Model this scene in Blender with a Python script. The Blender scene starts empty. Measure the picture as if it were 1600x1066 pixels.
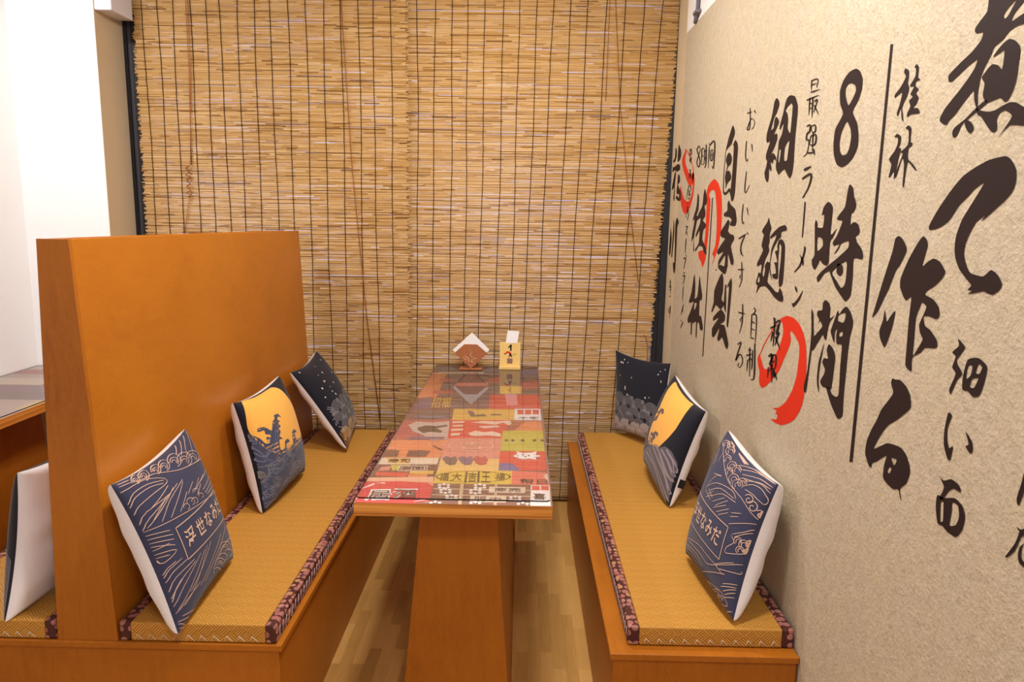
import bpy, bmesh, math, random
from mathutils import Vector, Matrix
from mathutils.geometry import tessellate_polygon
random.seed(7)
SC=bpy.context.scene; COL=SC.collection
# ---------------------------------------------------------------- camera
cam=bpy.data.cameras.new('camera'); cam.sensor_width=36; cam.lens=25.3914; cam.clip_start=.05
co=bpy.data.objects.new('camera',cam); COL.objects.link(co)
r=(0.99978213,0.01480812,0.01471080); d=(0.01692220,-0.16242376,-0.98657598); f=(-0.01221995,0.98660997,-0.16263896)
co.matrix_world=Matrix(((r[0],-d[0],-f[0],0),(r[1],-d[1],-f[1],0),(r[2],-d[2],-f[2],1.5),(0,0,0,1)))
SC.camera=co
# ---------------------------------------------------------------- view, world, lamps
SC.view_settings.view_transform='Standard'; SC.view_settings.look='None'; SC.view_settings.gamma=1
SC.view_settings.exposure=-0.1; SC.view_settings.use_curve_mapping=False
W=bpy.data.worlds.new('world'); SC.world=W; W.use_nodes=True
wt=W.node_tree; wt.nodes.clear()
wo=wt.nodes.new('ShaderNodeOutputWorld'); wb=wt.nodes.new('ShaderNodeBackground'); wc=wt.nodes.new('ShaderNodeTexCoord')
ws=wt.nodes.new('ShaderNodeSeparateXYZ'); wr=wt.nodes.new('ShaderNodeMapRange'); wx=wt.nodes.new('ShaderNodeMixRGB')
wt.links.new(wc.outputs['Generated'],ws.inputs[0]); wt.links.new(ws.outputs['Y'],wr.inputs['Value'])
wr.inputs['From Min'].default_value=-.2; wr.inputs['From Max'].default_value=.4
wx.inputs[1].default_value=(.27,.26,.36,1); wx.inputs[2].default_value=(1.05,1.0,1.45,1)
wt.links.new(wr.outputs[0],wx.inputs[0]); wt.links.new(wx.outputs[0],wb.inputs['Color']); wb.inputs['Strength'].default_value=1.0
wt.links.new(wb.outputs[0],wo.inputs[0])
def area(name,loc,tgt,size,power,color,spread=180):
    l=bpy.data.lights.new(name,'AREA'); l.shape='DISK'; l.size=size; l.energy=power; l.color=color; l.spread=math.radians(spread)
    o=bpy.data.objects.new(name,l); COL.objects.link(o); o.location=loc
    o.rotation_euler=(Vector(tgt)-Vector(loc)).to_track_quat('-Z','Y').to_euler(); return o
area('downlight_booth',(-2.1,2.5,2.84),(-2.1,2.5,0),.16,26,(1,.97,.95))
area('downlight_aisle',(.1,1.45,2.84),(-.05,1.6,0),.30,36,(1,.94,.885))
area('downlight_table',(-.15,2.7,2.84),(-.15,2.7,0),.20,26,(1,.94,.87))
area('front_fill_lamp',(.25,-.4,2.84),(-.05,.8,0),.5,32,(1,.95,.90))  # unseen lamp behind the camera, added to light bench and pedestal fronts
# ---------------------------------------------------------------- mesh helpers
class MB:
    def __init__(s): s.v=[];s.f=[];s.m=[];s.sm=[]
    def add(s,vs,fs,mi=0,sm=False):
        b=len(s.v); s.v+=[tuple(v) for v in vs]
        for q in fs: s.f.append([b+i for i in q]); s.m.append(mi); s.sm.append(sm)
    def box(s,x0,y0,z0,x1,y1,z1,mi=0):
        s.add([(x0,y0,z0),(x1,y0,z0),(x1,y1,z0),(x0,y1,z0),(x0,y0,z1),(x1,y0,z1),(x1,y1,z1),(x0,y1,z1)],
          [(0,3,2,1),(4,5,6,7),(0,1,5,4),(1,2,6,5),(2,3,7,6),(3,0,4,7)],mi)
    def hexa(s,b,t,mi=0):   # bottom quad ccw, top quad ccw
        s.add(list(b)+list(t),[(0,3,2,1),(4,5,6,7),(0,1,5,4),(1,2,6,5),(2,3,7,6),(3,0,4,7)],mi)
    def tube(s,pts,rad,n=6,mi=0,caps=True):
        pts=[Vector(p) for p in pts]; rings=[]
        for i,p in enumerate(pts):
            t=(pts[min(i+1,len(pts)-1)]-pts[max(i-1,0)]).normalized()
            a=t.orthogonal().normalized() if abs(t.z)<.9 else Vector((1,0,0))
            a=(a-t*a.dot(t)).normalized(); b=t.cross(a)
            rr=rad[i] if isinstance(rad,(list,tuple)) else rad
            rings.append([p+a*rr*math.cos(2*math.pi*k/n)+b*rr*math.sin(2*math.pi*k/n) for k in range(n)])
        vs=[v for q in rings for v in q]; fs=[]
        for i in range(len(pts)-1):
            for k in range(n): fs.append((i*n+k,i*n+(k+1)%n,(i+1)*n+(k+1)%n,(i+1)*n+k))
        if caps: fs+= [tuple(range(n))[::-1],tuple((len(pts)-1)*n+k for k in range(n))]
        s.add(vs,fs,mi,True)
OFF={}
def link(o,parent=None):
    COL.objects.link(o)
    if parent: o.parent=parent
    return o
def build(name,mb,mats,parent=None,bevel=0,seg=2,label=None):
    me=bpy.data.meshes.new(name); off=Vector(OFF.get(parent.name,(0,0,0))) if parent else Vector((0,0,0))
    me.from_pydata([Vector(v)-off for v in mb.v],[],mb.f)
    mats=mats if isinstance(mats,(list,tuple)) else [mats]
    for m in mats: me.materials.append(m)
    for p,mi,sm in zip(me.polygons,mb.m,mb.sm): p.material_index=mi; p.use_smooth=sm
    me.validate(); me.update()
    o=bpy.data.objects.new(name,me); link(o,parent); OFF[o.name]=tuple(off)
    if bevel:
        bv=o.modifiers.new('edge','BEVEL'); bv.width=bevel; bv.segments=seg; bv.limit_method='ANGLE'; bv.angle_limit=math.radians(40); bv.harden_normals=False
    if label: o['label']=label
    return o
def thing(name,label,cat,loc,group=None):
    o=bpy.data.objects.new(name,None); o.empty_display_size=.05; o.location=loc; COL.objects.link(o)
    o['label']=label; o['category']=cat
    if group: o['group']=group
    OFF[o.name]=tuple(loc); return o
def tag(o,label,cat,group=None):
    o['label']=label; o['category']=cat
    if group: o['group']=group
    return o
def struct(name,mb,mats,parent=None,**k):
    o=build(name,mb,mats,parent,**k)
    if not parent: o['kind']='structure'
    return o
# ---------------------------------------------------------------- material helpers
def mat(name,color=(.8,.8,.8),rough=.5,spec=.5,metal=0):
    m=bpy.data.materials.new(name); m.use_nodes=True; b=m.node_tree.nodes['Principled BSDF']
    b.inputs['Base Color'].default_value=(*color,1); b.inputs['Roughness'].default_value=rough
    b.inputs['Specular IOR Level'].default_value=spec; b.inputs['Metallic'].default_value=metal
    return m
class NT:
    def __init__(s,m): s.t=m.node_tree; s.b=s.t.nodes['Principled BSDF']
    def n(s,ty,**k):
        x=s.t.nodes.new(ty)
        for a,v in k.items(): setattr(x,a,v)
        return x
    def l(s,a,b): s.t.links.new(a,b)
    def math(s,op,a,b=None,c=None):
        x=s.n('ShaderNodeMath',operation=op)
        for i,v in enumerate((a,b,c)):
            if v is None: continue
            if isinstance(v,(int,float)): x.inputs[i].default_value=v
            else: s.l(v,x.inputs[i])
        return x.outputs[0]
    def coord(s,scale=(1,1,1),rot=(0,0,0),out='Object'):
        c=s.n('ShaderNodeTexCoord'); mp=s.n('ShaderNodeMapping'); mp.inputs['Scale'].default_value=scale; mp.inputs['Rotation'].default_value=rot
        s.l(c.outputs[out],mp.inputs[0]); return mp.outputs[0]
    def noise(s,vec,scale,detail=3,rough=.5,dist=0):
        x=s.n('ShaderNodeTexNoise'); x.inputs['Scale'].default_value=scale; x.inputs['Detail'].default_value=detail; x.inputs['Roughness'].default_value=rough; x.inputs['Distortion'].default_value=dist
        s.l(vec,x.inputs['Vector']); return x.outputs['Fac']
    def ramp(s,fac,stops,interp='LINEAR'):
        x=s.n('ShaderNodeValToRGB'); x.color_ramp.interpolation=interp; e=x.color_ramp.elements
        e[0].position,e[0].color=stops[0][0],(*stops[0][1],1); e[1].position,e[1].color=stops[-1][0],(*stops[-1][1],1)
        for p,c in stops[1:-1]: q=e.new(p); q.color=(*c,1)
        s.l(fac,x.inputs[0]); return x.outputs[0]
    def mix(s,fac,a,b,mode='MIX'):
        x=s.n('ShaderNodeMixRGB',blend_type=mode)
        for i,v in enumerate((fac,a,b)):
            if isinstance(v,(int,float)): x.inputs[i].default_value=v
            elif isinstance(v,tuple): x.inputs[i].default_value=(*v,1)
            else: s.l(v,x.inputs[i])
        return x.outputs[0]
    def bump(s,h,strength=.3,dist=.01):
        x=s.n('ShaderNodeBump'); x.inputs['Strength'].default_value=strength; x.inputs['Distance'].default_value=dist
        s.l(h,x.inputs['Height']); s.l(x.outputs[0],s.b.inputs['Normal'])
    def col(s,c): s.l(c,s.b.inputs['Base Color'])
def wood(name,base,dark,sc,rough=.38,amt=1.0):
    m=mat(name,base,rough,.35); N=NT(m)
    a=N.noise(N.coord(sc),6,5,.6,.4); b=N.noise(N.coord(tuple(x*5 for x in sc)),9,3,.6); c=N.noise(N.coord((1,1,1)),2.2,2)
    g=N.mix(.5,a,b); g=N.mix(.45,g,c)
    mid=tuple((x*.6+y*.4) for x,y in zip(base,dark))
    N.col(N.ramp(g,[(.30,dark),(.47,mid),(.66,base)])); N.bump(b,.04,.002)
    return m
# ---------------------------------------------------------------- materials
BW=(.46,.152,.010); BD=(.27,.072,.005)
M_wood_y=wood('orange_veneer_along',BW,BD,(9,1.2,9)); M_wood_z=wood('orange_veneer_upright',BW,BD,(9,9,1.2)); M_wood_x=wood('orange_veneer_across',BW,BD,(1.2,9,9))
M_panel=wood('orange_plywood_panel',(.50,.172,.011),(.35,.102,.006),(7,2.0,5.0))
M_ply=mat('plywood_edge',(.6,.25,.05),.45); N=NT(M_ply)
v=N.noise(N.coord((1.5,1.5,160)),1.0,2,.6); N.col(N.ramp(v,[(.33,(.33,.11,.015)),(.5,(.60,.22,.035)),(.66,(.72,.33,.07))]))
M_white=mat('white_wall_paint',(.86,.86,.86),.7,.2); N=NT(M_white); N.bump(N.noise(N.coord(),90,2),.06,.003)
M_ceil=mat('ceiling_paint',(.8,.79,.77),.8,.2)
M_beige=mat('beige_strip_paint',(.62,.50,.33),.7,.2)
M_mural=mat('textured_mural_paper',(.66,.565,.415),.62,.25); N=NT(M_mural)
n1=N.noise(N.coord((1,1,.8)),42,4,.7); n2=N.noise(N.coord(),130,3,.6); n3=N.noise(N.coord(),9,3)
hh=N.mix(.4,n1,n2); N.col(N.mix(N.ramp(n3,[(.35,(0,0,0)),(.65,(1,1,1))]),N.ramp(hh,[(.36,(.45,.385,.27)),(.5,(.515,.44,.31)),(.62,(.56,.48,.34))]),N.ramp(hh,[(.36,(.445,.38,.28)),(.5,(.51,.435,.325)),(.62,(.555,.475,.36))]))); N.bump(hh,.65,.007)
M_ink=mat('mural_black_ink',(.022,.012,.012),.6,.2); M_red=mat('mural_red_ink',(.66,.030,.010),.6,.2)
M_frame=mat('dark_window_frame',(.018,.018,.022),.45,.4); M_frame2=mat('grey_window_gasket',(.075,.075,.09),.5,.4)
M_glass=bpy.data.materials.new('clear_pane'); M_glass.use_nodes=True
def thin_glass(m,tint):
    t=m.node_tree; t.nodes.clear(); o=t.nodes.new('ShaderNodeOutputMaterial'); a=t.nodes.new('ShaderNodeBsdfTransparent'); g=t.nodes.new('ShaderNodeBsdfGlossy'); x=t.nodes.new('ShaderNodeMixShader'); fr=t.nodes.new('ShaderNodeFresnel')
    a.inputs[0].default_value=(*tint,1); g.inputs['Roughness'].default_value=.01; fr.inputs['IOR'].default_value=1.5
    t.links.new(fr.outputs[0],x.inputs[0]); t.links.new(a.outputs[0],x.inputs[1]); t.links.new(g.outputs[0],x.inputs[2]); t.links.new(x.outputs[0],o.inputs[0])
thin_glass(M_glass,(.95,.97,.97))
M_tglass=bpy.data.materials.new('table_glass'); M_tglass.use_nodes=True; thin_glass(M_tglass,(.97,.985,.975))
M_tedge=mat('glass_edge_dark',(.010,.014,.016),.2,.5)
M_floor=mat('oak_block_parquet',(.5,.3,.12),.36,.4); N=NT(M_floor)
vec=N.coord((1,1,1),(0,0,math.radians(90)))
br=N.n('ShaderNodeTexBrick'); br.offset=.37; br.offset_frequency=2; br.inputs['Scale'].default_value=1; br.inputs['Brick Width'].default_value=.25; br.inputs['Row Height'].default_value=.043; br.inputs['Mortar Size'].default_value=.0007; br.inputs['Mortar Smooth'].default_value=.5; br.inputs['Bias'].default_value=0
br.inputs['Color1'].default_value=(0,0,0,1); br.inputs['Color2'].default_value=(1,1,1,1); br.inputs['Mortar'].default_value=(.25,.25,.25,1); N.l(vec,br.inputs['Vector'])
gr=N.noise(N.coord((40,2.2,1)),4,4,.65,.3); tone=N.mix(.52,br.outputs['Color'],gr)
N.col(N.ramp(tone,[(.12,(.36,.18,.045)),(.45,(.52,.285,.080)),(.8,(.64,.37,.115))])); N.bump(gr,.03,.002)
# woven mat
M_weave=mat('woven_straw_mat',(.5,.27,.06),.5,.3); N=NT(M_weave)
c=N.n('ShaderNodeTexCoord'); sp=N.n('ShaderNodeSeparateXYZ'); N.l(c.outputs['Object'],sp.inputs[0])
v=N.math('ADD',sp.outputs['Y'],sp.outputs['Z']); k=1/(.031*1.41421)
a=N.math('MULTIPLY',N.math('ADD',sp.outputs['X'],v),k); b=N.math('MULTIPLY',N.math('SUBTRACT',sp.outputs['X'],v),k)
par=N.math('MODULO',N.math('ADD',N.math('ADD',N.math('FLOOR',a),N.math('FLOOR',b)),2000),2)
sel=N.math('GREATER_THAN',par,.5)
u=N.math('ADD',N.math('MULTIPLY',a,sel),N.math('MULTIPLY',b,N.math('SUBTRACT',1,sel)))
st=N.math('SINE',N.math('MULTIPLY',u,2*math.pi*5)); st=N.math('ADD',N.math('MULTIPLY',st,.5),.5)
tn=N.noise(N.coord((1,1,1)),5,3); cc=N.ramp(st,[(.0,(.27,.105,.012)),(.45,(.50,.235,.035)),(1,(.68,.37,.075))])
N.col(N.mix(N.math('MULTIPLY',tn,.35),cc,(.50,.24,.045))); N.bump(st,.25,.002)
# brocade edging
M_edge=mat('brown_floral_edging',(.1,.03,.03),.6,.3); N=NT(M_edge)
vo=N.n('ShaderNodeTexVoronoi'); vo.inputs['Scale'].default_value=44; vo.inputs['Randomness'].default_value=.6; N.l(N.coord(),vo.inputs['Vector'])
hue=N.n('ShaderNodeSeparateColor'); N.l(vo.outputs['Color'],hue.inputs[0])
dc=N.ramp(hue.outputs[0],[(.0,(.36,.15,.12)),(.35,(.45,.20,.16)),(.68,(.50,.25,.12)),(.8,(.40,.14,.12)),(1,(.48,.25,.18))],'CONSTANT')
rg=N.math('SINE',N.math('MULTIPLY',vo.outputs['Distance'],30)); rg=N.math('MULTIPLY',N.math('GREATER_THAN',rg,.55),.35)
dc=N.mix(rg,dc,(.16,.05,.04)); inside=N.math('LESS_THAN',vo.outputs['Distance'],.44)
N.col(N.mix(inside,(.075,.020,.016),dc))
M_thread=mat('pale_thread',(.62,.56,.54),.5,.3); M_cream_thread=mat('cream_thread',(.78,.66,.52),.6,.2); M_straw=mat('straw_seam',(.62,.36,.09),.6)
# reed
M_reed=mat('reed_stalk',(.6,.36,.14),.42,.4); N=NT(M_reed)
ge=N.n('ShaderNodeNewGeometry'); rc=N.ramp(ge.outputs['Random Per Island'],[(0,(.20,.09,.025)),(.06,(.36,.18,.05)),(.16,(.60,.345,.115)),(.45,(.70,.445,.175)),(.72,(.75,.505,.235)),(.92,(.83,.62,.35)),(1,(.48,.26,.07))])
nn=N.noise(N.coord((6,1,30)),3,3,.6); N.col(N.mix(N.math('MULTIPLY',nn,.35),rc,(.50,.265,.06)))
tr=N.n('ShaderNodeBsdfTranslucent'); N.l(rc,tr.inputs[0]); mx=N.n('ShaderNodeMixShader'); mx.inputs[0].default_value=.30
out=M_reed.node_tree.nodes['Material Output']; N.l(N.b.outputs[0],mx.inputs[1]); N.l(tr.outputs[0],mx.inputs[2]); N.l(mx.outputs[0],out.inputs[0])
M_warp=mat('dark_warp_thread',(.045,.018,.006),.8,.1); M_cord=mat('brown_pull_cord',(.30,.10,.02),.7,.2)
M_fab=mat('white_velvet',(.82,.79,.80),.85,.15); N=NT(M_fab); N.b.inputs['Sheen Weight'].default_value=.3; N.bump(N.mix(.5,N.noise(N.coord((1,1,1)),14,3),N.noise(N.coord(),220,2)),.25,.01)
def cloth(n,c): 
    m=mat(n,c,.8,.15); NT(m).b.inputs['Sheen Weight'].default_value=.15; return m
PM={'navy':cloth('navy_print',(.038,.040,.080)),'navyblack':cloth('night_print',(.012,.012,.020)),'peach':cloth('peach_line_print',(.60,.40,.30)),'orange':cloth('moon_orange_print',(.86,.44,.085)),
 'slate':cloth('slate_wave_print',(.062,.068,.115)),'lightslate':cloth('pale_wave_print',(.17,.175,.25)),'olive':cloth('olive_swirl_print',(.22,.21,.165)),'mauve':cloth('mauve_wave_print',(.30,.25,.285)),
 'brownwave':cloth('brown_wave_print',(.115,.07,.075)),'greywave':cloth('grey_wave_print',(.12,.10,.115)),'tan':cloth('tan_wave_print',(.30,.235,.19)),'star':cloth('star_print',(.75,.72,.70)),
 'arcgrey':cloth('grey_arc_print',(.30,.28,.29)),'arcgold':cloth('gold_arc_print',(.70,.44,.18)),'arccream':cloth('cream_arc_print',(.60,.49,.44)),'arcfill':cloth('dim_cloud_print',(.20,.165,.165)),'goldfill':cloth('brown_cloud_print',(.16,.07,.02)),'black':cloth('black_tag',(.012,.012,.014))}
TMC=dict(tgrey=(.16,.11,.105),tbrown=(.20,.095,.075),torange=(.66,.24,.10),tred2=(.46,.09,.075),tpink=(.62,.26,.20),tcream=(.66,.54,.42),tblue=(.13,.13,.30),tyellow=(.66,.42,.09),tplum=(.20,.12,.17),tred=(.60,.075,.045),twhite=(.78,.74,.73),tdkred=(.42,.11,.09),tbrown2=(.36,.12,.07),tgreen=(.50,.44,.07),tpaley=(.70,.47,.17),tbrown3=(.16,.075,.05),tpeach=(.72,.42,.28),tlantern=(.60,.045,.055),tyellow2=(.66,.47,.07),tred3=(.66,.16,.11),tbrown4=(.17,.09,.065),tcream2=(.55,.42,.26),tdark=(.11,.08,.03),tgreyb=(.15,.11,.10),twash=(.50,.38,.33),tdark2=(.07,.045,.035),tpeach2=(.74,.55,.45))
TM={k:mat('print_'+k[1:],tuple(.72*a+.28*b for a,b in zip(c,(.42,.23,.17))),.55,.2) for k,c in TMC.items()}  # tan haze of the blind's reflection is mixed into every print colour
M_brownwood=wood('brown_holder_wood',(.42,.15,.06),(.30,.095,.035),(3,3,8),.5); M_palewood=wood('pale_stand_wood',(.80,.56,.20),(.70,.45,.13),(6,6,1.5),.5)
M_paper=mat('white_paper',(.86,.85,.85),.8,.1); M_box=mat('white_trunking',(.72,.71,.76),.45,.4); M_cable=mat('grey_conduit',(.16,.15,.18),.4,.4)
M_carve=mat('carved_pale_mark',(.56,.30,.16),.7,.1)
MURAL=[
('brush_character','k',1,[[[2493,3740,2502,3696,2534,3675,2558,3658,2556,3645,2544,3638,2512,3634,2518,3611,2561,3584,2618,3563,2685,3533,2681,3511,2660,3508,2626,3521,2575,3541,2539,3551,2525,3551,2535,3528,2567,3499,2608,3470,2662,3436,2688,3418,2711,3393,2708,3378,2669,3361,2650,3376,2624,3388,2589,3415,2555,3439,2527,3454,2519,3424,2504,3398,2495,3396,2503,3439,2500,3478,2493,3500,2477,3525,2454,3554,2444,3573,2406,3585,2378,3604,2341,3611,2281,3609,2287,3642,2328,3639,2373,3631,2362,3654,2320,3689],[2360,3693,2392,3680,2415,3662,2407,3648,2393,3653,2377,3670]],[[2458,3412,2446,3402,2489,3385,2541,3365,2559,3359,2576,3347,2591,3322,2605,3312,2618,3315,2625,3330,2616,3345,2557,3367,2509,3392]],[[2548,3363,2520,3351,2505,3334,2506,3321,2524,3316,2547,3335,2559,3356]],[[2502,3395,2486,3386,2455,3377,2426,3372,2399,3373,2367,3381,2336,3386,2304,3381,2270,3364,2219,3345,2211,3303,2259,3307,2323,3316,2372,3283,2325,3328,2316,3343,2330,3355,2354,3365,2377,3360,2388,3344,2383,3323,2383,3308,2399,3304,2423,3319,2470,3362,2492,3372]],[[2373,3580,2346,3570,2322,3551,2314,3531,2315,3492,2315,3460,2324,3421,2344,3394,2360,3392,2386,3408,2446,3402,2467,3418,2475,3434,2472,3466,2491,3489,2460,3513,2441,3520,2412,3510,2390,3495,2390,3550,2419,3546,2445,3542,2422,3561,2398,3574]]],[]),
('brush_character','k',1,[[[2322,3224,2289,3207,2265,3178,2260,3141,2271,3114,2299,3089,2330,3070,2361,3050,2407,3023,2389,3043,2430,3023,2455,2990,2475,2951,2477,2915,2457,2880,2429,2855,2366,2848,2346,2858,2324,2872,2289,2858,2265,2833,2274,2812,2305,2795,2339,2799,2350,2802,2431,2784,2410,2797,2434,2799,2417,2815,2448,2834,2495,2865,2522,2898,2534,2932,2533,2976,2510,3030,2471,3077,2413,3147,2459,3131,2493,3106,2536,3079,2585,3028,2642,3002,2701,2994,2708,3007,2671,3056,2604,3122,2538,3173,2472,3200,2401,3219]]],[]),
('brush_character','k',1,[[[2916,2968,2883,2956,2851,2928,2847,2909,2884,2856,2915,2827,2951,2758,2987,2709,3023,2656,3067,2622,3058,2651,3003,2790,2953,2905,2941,2955]],[[2967,2668,2944,2621,2918,2646,2884,2673,2894,2613,2916,2556,2942,2515,2983,2545,2995,2578,2975,2621]],[[2737,2971,2711,2955,2703,2935,2725,2860,2691,2878,2654,2892,2612,2882,2574,2850,2588,2825,2630,2794,2671,2775,2686,2758,2630,2746,2590,2723,2579,2690,2599,2678,2644,2682,2680,2676,2664,2645,2625,2633,2580,2605,2571,2584,2587,2573,2648,2564,2676,2540,2726,2513,2722,2464,2739,2461,2769,2476,2774,2562,2778,2659,2777,2739,2811,2723,2833,2733,2866,2768,2868,2806,2826,2878,2770,2946],[2701,2727,2667,2714,2688,2671,2703,2642,2691,2613,2668,2593,2694,2555,2724,2520,2727,2586,2730,2665,2713,2704]]],[]),
('brush_character','k',1,[[[2854,2404,2830,2404,2797,2410,2747,2396,2714,2369,2701,2336,2704,2317,2781,2256,2851,2210,2902,2153,2947,2081,2884,2115,2842,2138,2789,2148,2736,2152,2696,2137,2665,2105,2658,2072,2675,2030,2710,1998,2712,1980,2696,1957,2708,1961,2725,1986,2764,1973,2815,1978,2849,1992,2849,2046,2837,2087,2874,2065,2911,2038,2946,2018,2953,1996,2976,2000,3012,2035,3015,2063,3008,2101,2979,2157,2945,2205,2913,2262,2837,2345,2860,2381],[2802,2089,2759,2096,2773,2068],[2807,2050,2790,2048,2802,2023,2820,2027]]],[]),
('brush_character','k',1,[[[3748,3034,3725,3016,3720,2996,3655,2997,3652,3057,3682,3057,3667,3094,3620,3120,3574,3107,3557,3083,3558,2962,3494,2993,3527,2951,3558,2926,3553,2829,3579,2812,3625,2819,3660,2836,3666,2826,3712,2783,3748,2799,3762,2830,3732,2858,3760,3016],[3709,2947,3650,2939,3639,2905,3700,2878]],[[3398,3193,3359,3175,3345,3141,3312,3101,3325,3073,3354,3057,3353,3011,3321,3023,3276,3012,3255,2984,3267,2967,3290,2959,3272,2934,3225,2908,3204,2881,3209,2861,3289,2861,3284,2793,3287,2695,3332,2662,3360,2671,3451,2715,3519,2770,3537,2787,3593,2771,3660,2723,3680,2746,3639,2774,3564,2810,3465,2852,3355,2906,3358,2937,3431,2923,3459,2893,3503,2869,3451,2918,3512,2911,3525,2927,3486,2958,3439,3026,3502,3034,3479,3058,3426,3092,3413,3160],[3505,2786,3362,2845,3350,2765,3362,2732,3394,2719,3443,2746]],[[3453,2828,3397,2823,3387,2791,3414,2772,3456,2787]]],[]),
('brush_character','k',1,[[[3712,2582,3682,2557,3656,2453,3624,2468,3563,2512,3599,2536,3644,2488,3607,2538,3638,2559,3632,2582,3580,2592,3579,2626,3553,2645,3507,2635,3488,2612,3485,2563,3432,2586,3481,2546,3500,2493,3506,2454,3529,2457,3551,2473,3646,2380,3668,2370,3682,2241,3696,2147,3725,2147,3729,2184,3702,2257,3690,2399,3691,2464,3707,2541]],[[3315,2640,3272,2620,3240,2584,3240,2556,3256,2507,3262,2442,3263,2354,3265,2235,3259,2141,3294,2114,3322,2118,3396,2166,3459,2226,3424,2234,3391,2211,3341,2208,3318,2228,3328,2365,3330,2457,3384,2454,3399,2491,3393,2528,3416,2506,3413,2455,3447,2483,3463,2505,3424,2578,3405,2610,3386,2597,3352,2625],[3392,2591,3322,2610,3322,2579,3339,2562,3393,2564],[3368,2510,3333,2520,3332,2501,3362,2493]],[[3467,2440,3413,2421,3388,2389,3394,2296,3402,2233,3438,2228,3503,2222,3533,2241,3494,2288,3492,2313,3527,2338,3510,2363,3466,2368,3489,2408]],[[3525,2436,3536,2381,3552,2308,3554,2243,3534,2184,3562,2209,3576,2251,3572,2329,3541,2405]]],[]),
('brush_character','k',1,[[[4477,3748,4436,3726,4426,3700,4458,3662,4502,3635,4539,3573,4498,3579,4491,3622,4470,3639,4435,3628,4410,3600,4453,3562,4481,3538,4432,3540,4417,3508,4457,3463,4516,3424,4579,3395,4602,3420,4591,3447,4542,3505,4597,3503,4616,3525,4608,3569,4547,3646,4514,3731]],[[4570,3394,4546,3403,4523,3419,4472,3431,4419,3404,4415,3381,4451,3395,4470,3369,4507,3383,4480,3336,4495,3326,4525,3345,4520,3282,4542,3263,4582,3285,4608,3322,4581,3360]],[[4255,3726,4179,3708,4128,3654,4121,3603,4129,3471,4124,3347,4133,3291,4164,3264,4206,3285,4259,3320,4319,3308,4351,3296,4394,3324,4410,3359,4392,3429,4389,3489,4348,3522,4333,3558,4330,3585,4379,3553,4392,3576,4356,3631,4323,3695,4298,3720],[4311,3654,4259,3675,4227,3679,4203,3656,4210,3517,4259,3549,4260,3596,4279,3631],[4217,3478,4221,3429,4231,3369,4278,3373,4278,3445],[4371,3441,4341,3430,4355,3368,4373,3375]]],[]),
('brush_character','k',1,[[[4466,3050,4438,3018,4407,2986,4431,2948,4422,2905,4436,2883,4417,2852,4452,2818,4485,2783,4512,2709,4482,2689,4467,2735,4480,2756,4436,2786,4378,2775,4387,2745,4411,2667,4333,2641,4266,2621,4213,2618,4196,2646,4157,2631,4125,2598,4130,2574,4188,2571,4274,2585,4368,2617,4445,2634,4544,2620,4604,2574,4589,2624,4627,2638,4594,2692,4589,2710,4545,2707,4538,2752,4557,2762,4615,2745,4628,2764,4533,2847,4566,2879,4537,2944,4575,2962,4554,2985,4488,3023],[4567,2686,4554,2653,4593,2647,4587,2676]],[[4186,3006,4155,2993,4154,2976,4193,2972,4235,2964,4236,2936,4284,2917,4337,2876,4367,2838,4381,2789,4375,2746,4329,2679,4372,2714,4392,2766,4381,2864,4330,2918,4314,2948,4410,2924,4420,2935,4342,2971,4271,2995]],[[4227,2925,4180,2912,4157,2882,4150,2801,4152,2678,4198,2651,4217,2673,4221,2724,4211,2798,4214,2880,4250,2897,4250,2863,4251,2796,4232,2705,4266,2692,4321,2696,4334,2716,4274,2726,4299,2772,4317,2787,4265,2792,4296,2830,4316,2850,4273,2862,4285,2883,4269,2915]]],[]),
('brush_character','k',1,[[[3439,3706,3393,3686,3362,3646,3361,3605,3384,3562,3434,3518,3380,3464,3353,3405,3352,3353,3391,3309,3452,3283,3503,3277,3560,3296,3599,3342,3614,3394,3606,3464,3535,3521,3575,3573,3591,3635,3561,3678,3504,3704],[3471,3649,3429,3631,3419,3605,3441,3581,3483,3553,3522,3599,3529,3634,3505,3651],[3487,3482,3440,3443,3426,3403,3435,3361,3457,3334,3496,3330,3528,3346,3545,3387,3535,3435]]],[]),
('brush_character','k',1,[[[2990,3617,2965,3603,2962,3581,2964,3558,2951,3537,2959,3510,2990,3472,2979,3442,2970,3412,2986,3428,2999,3469,3017,3440,3027,3453,3011,3485,3001,3529,3057,3517,3057,3529,3015,3553,2983,3585,3001,3603,2999,3614]],[[2912,3617,2893,3602,2893,3566,2873,3553,2903,3552,2905,3536,2879,3520,2895,3509,2873,3487,2887,3466,2907,3455,2870,3449,2854,3429,2916,3433,2943,3427,2946,3442,2927,3463,2941,3488,2915,3498,2936,3511,2914,3535,2947,3543,2912,3572,2913,3600,2925,3609]]],[]),
('brush_character','k',1,[[[3008,3371,2976,3357,2976,3330,2987,3312,2967,3310,2979,3272,2994,3199,3001,3195,3004,3225,3035,3202,3044,3205,3030,3252,3055,3276,3015,3305,2996,3332,3000,3355,3028,3361]],[[2927,3393,2903,3379,2901,3332,2883,3321,2888,3312,2909,3304,2906,3266,2860,3239,2830,3215,2852,3222,2904,3254,2913,3204,2916,3157,2927,3166,2930,3244,2950,3270,2984,3199,2996,3209,2966,3257,2949,3289,2969,3296,2917,3319,2921,3372,2947,3385]]],[]),
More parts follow.
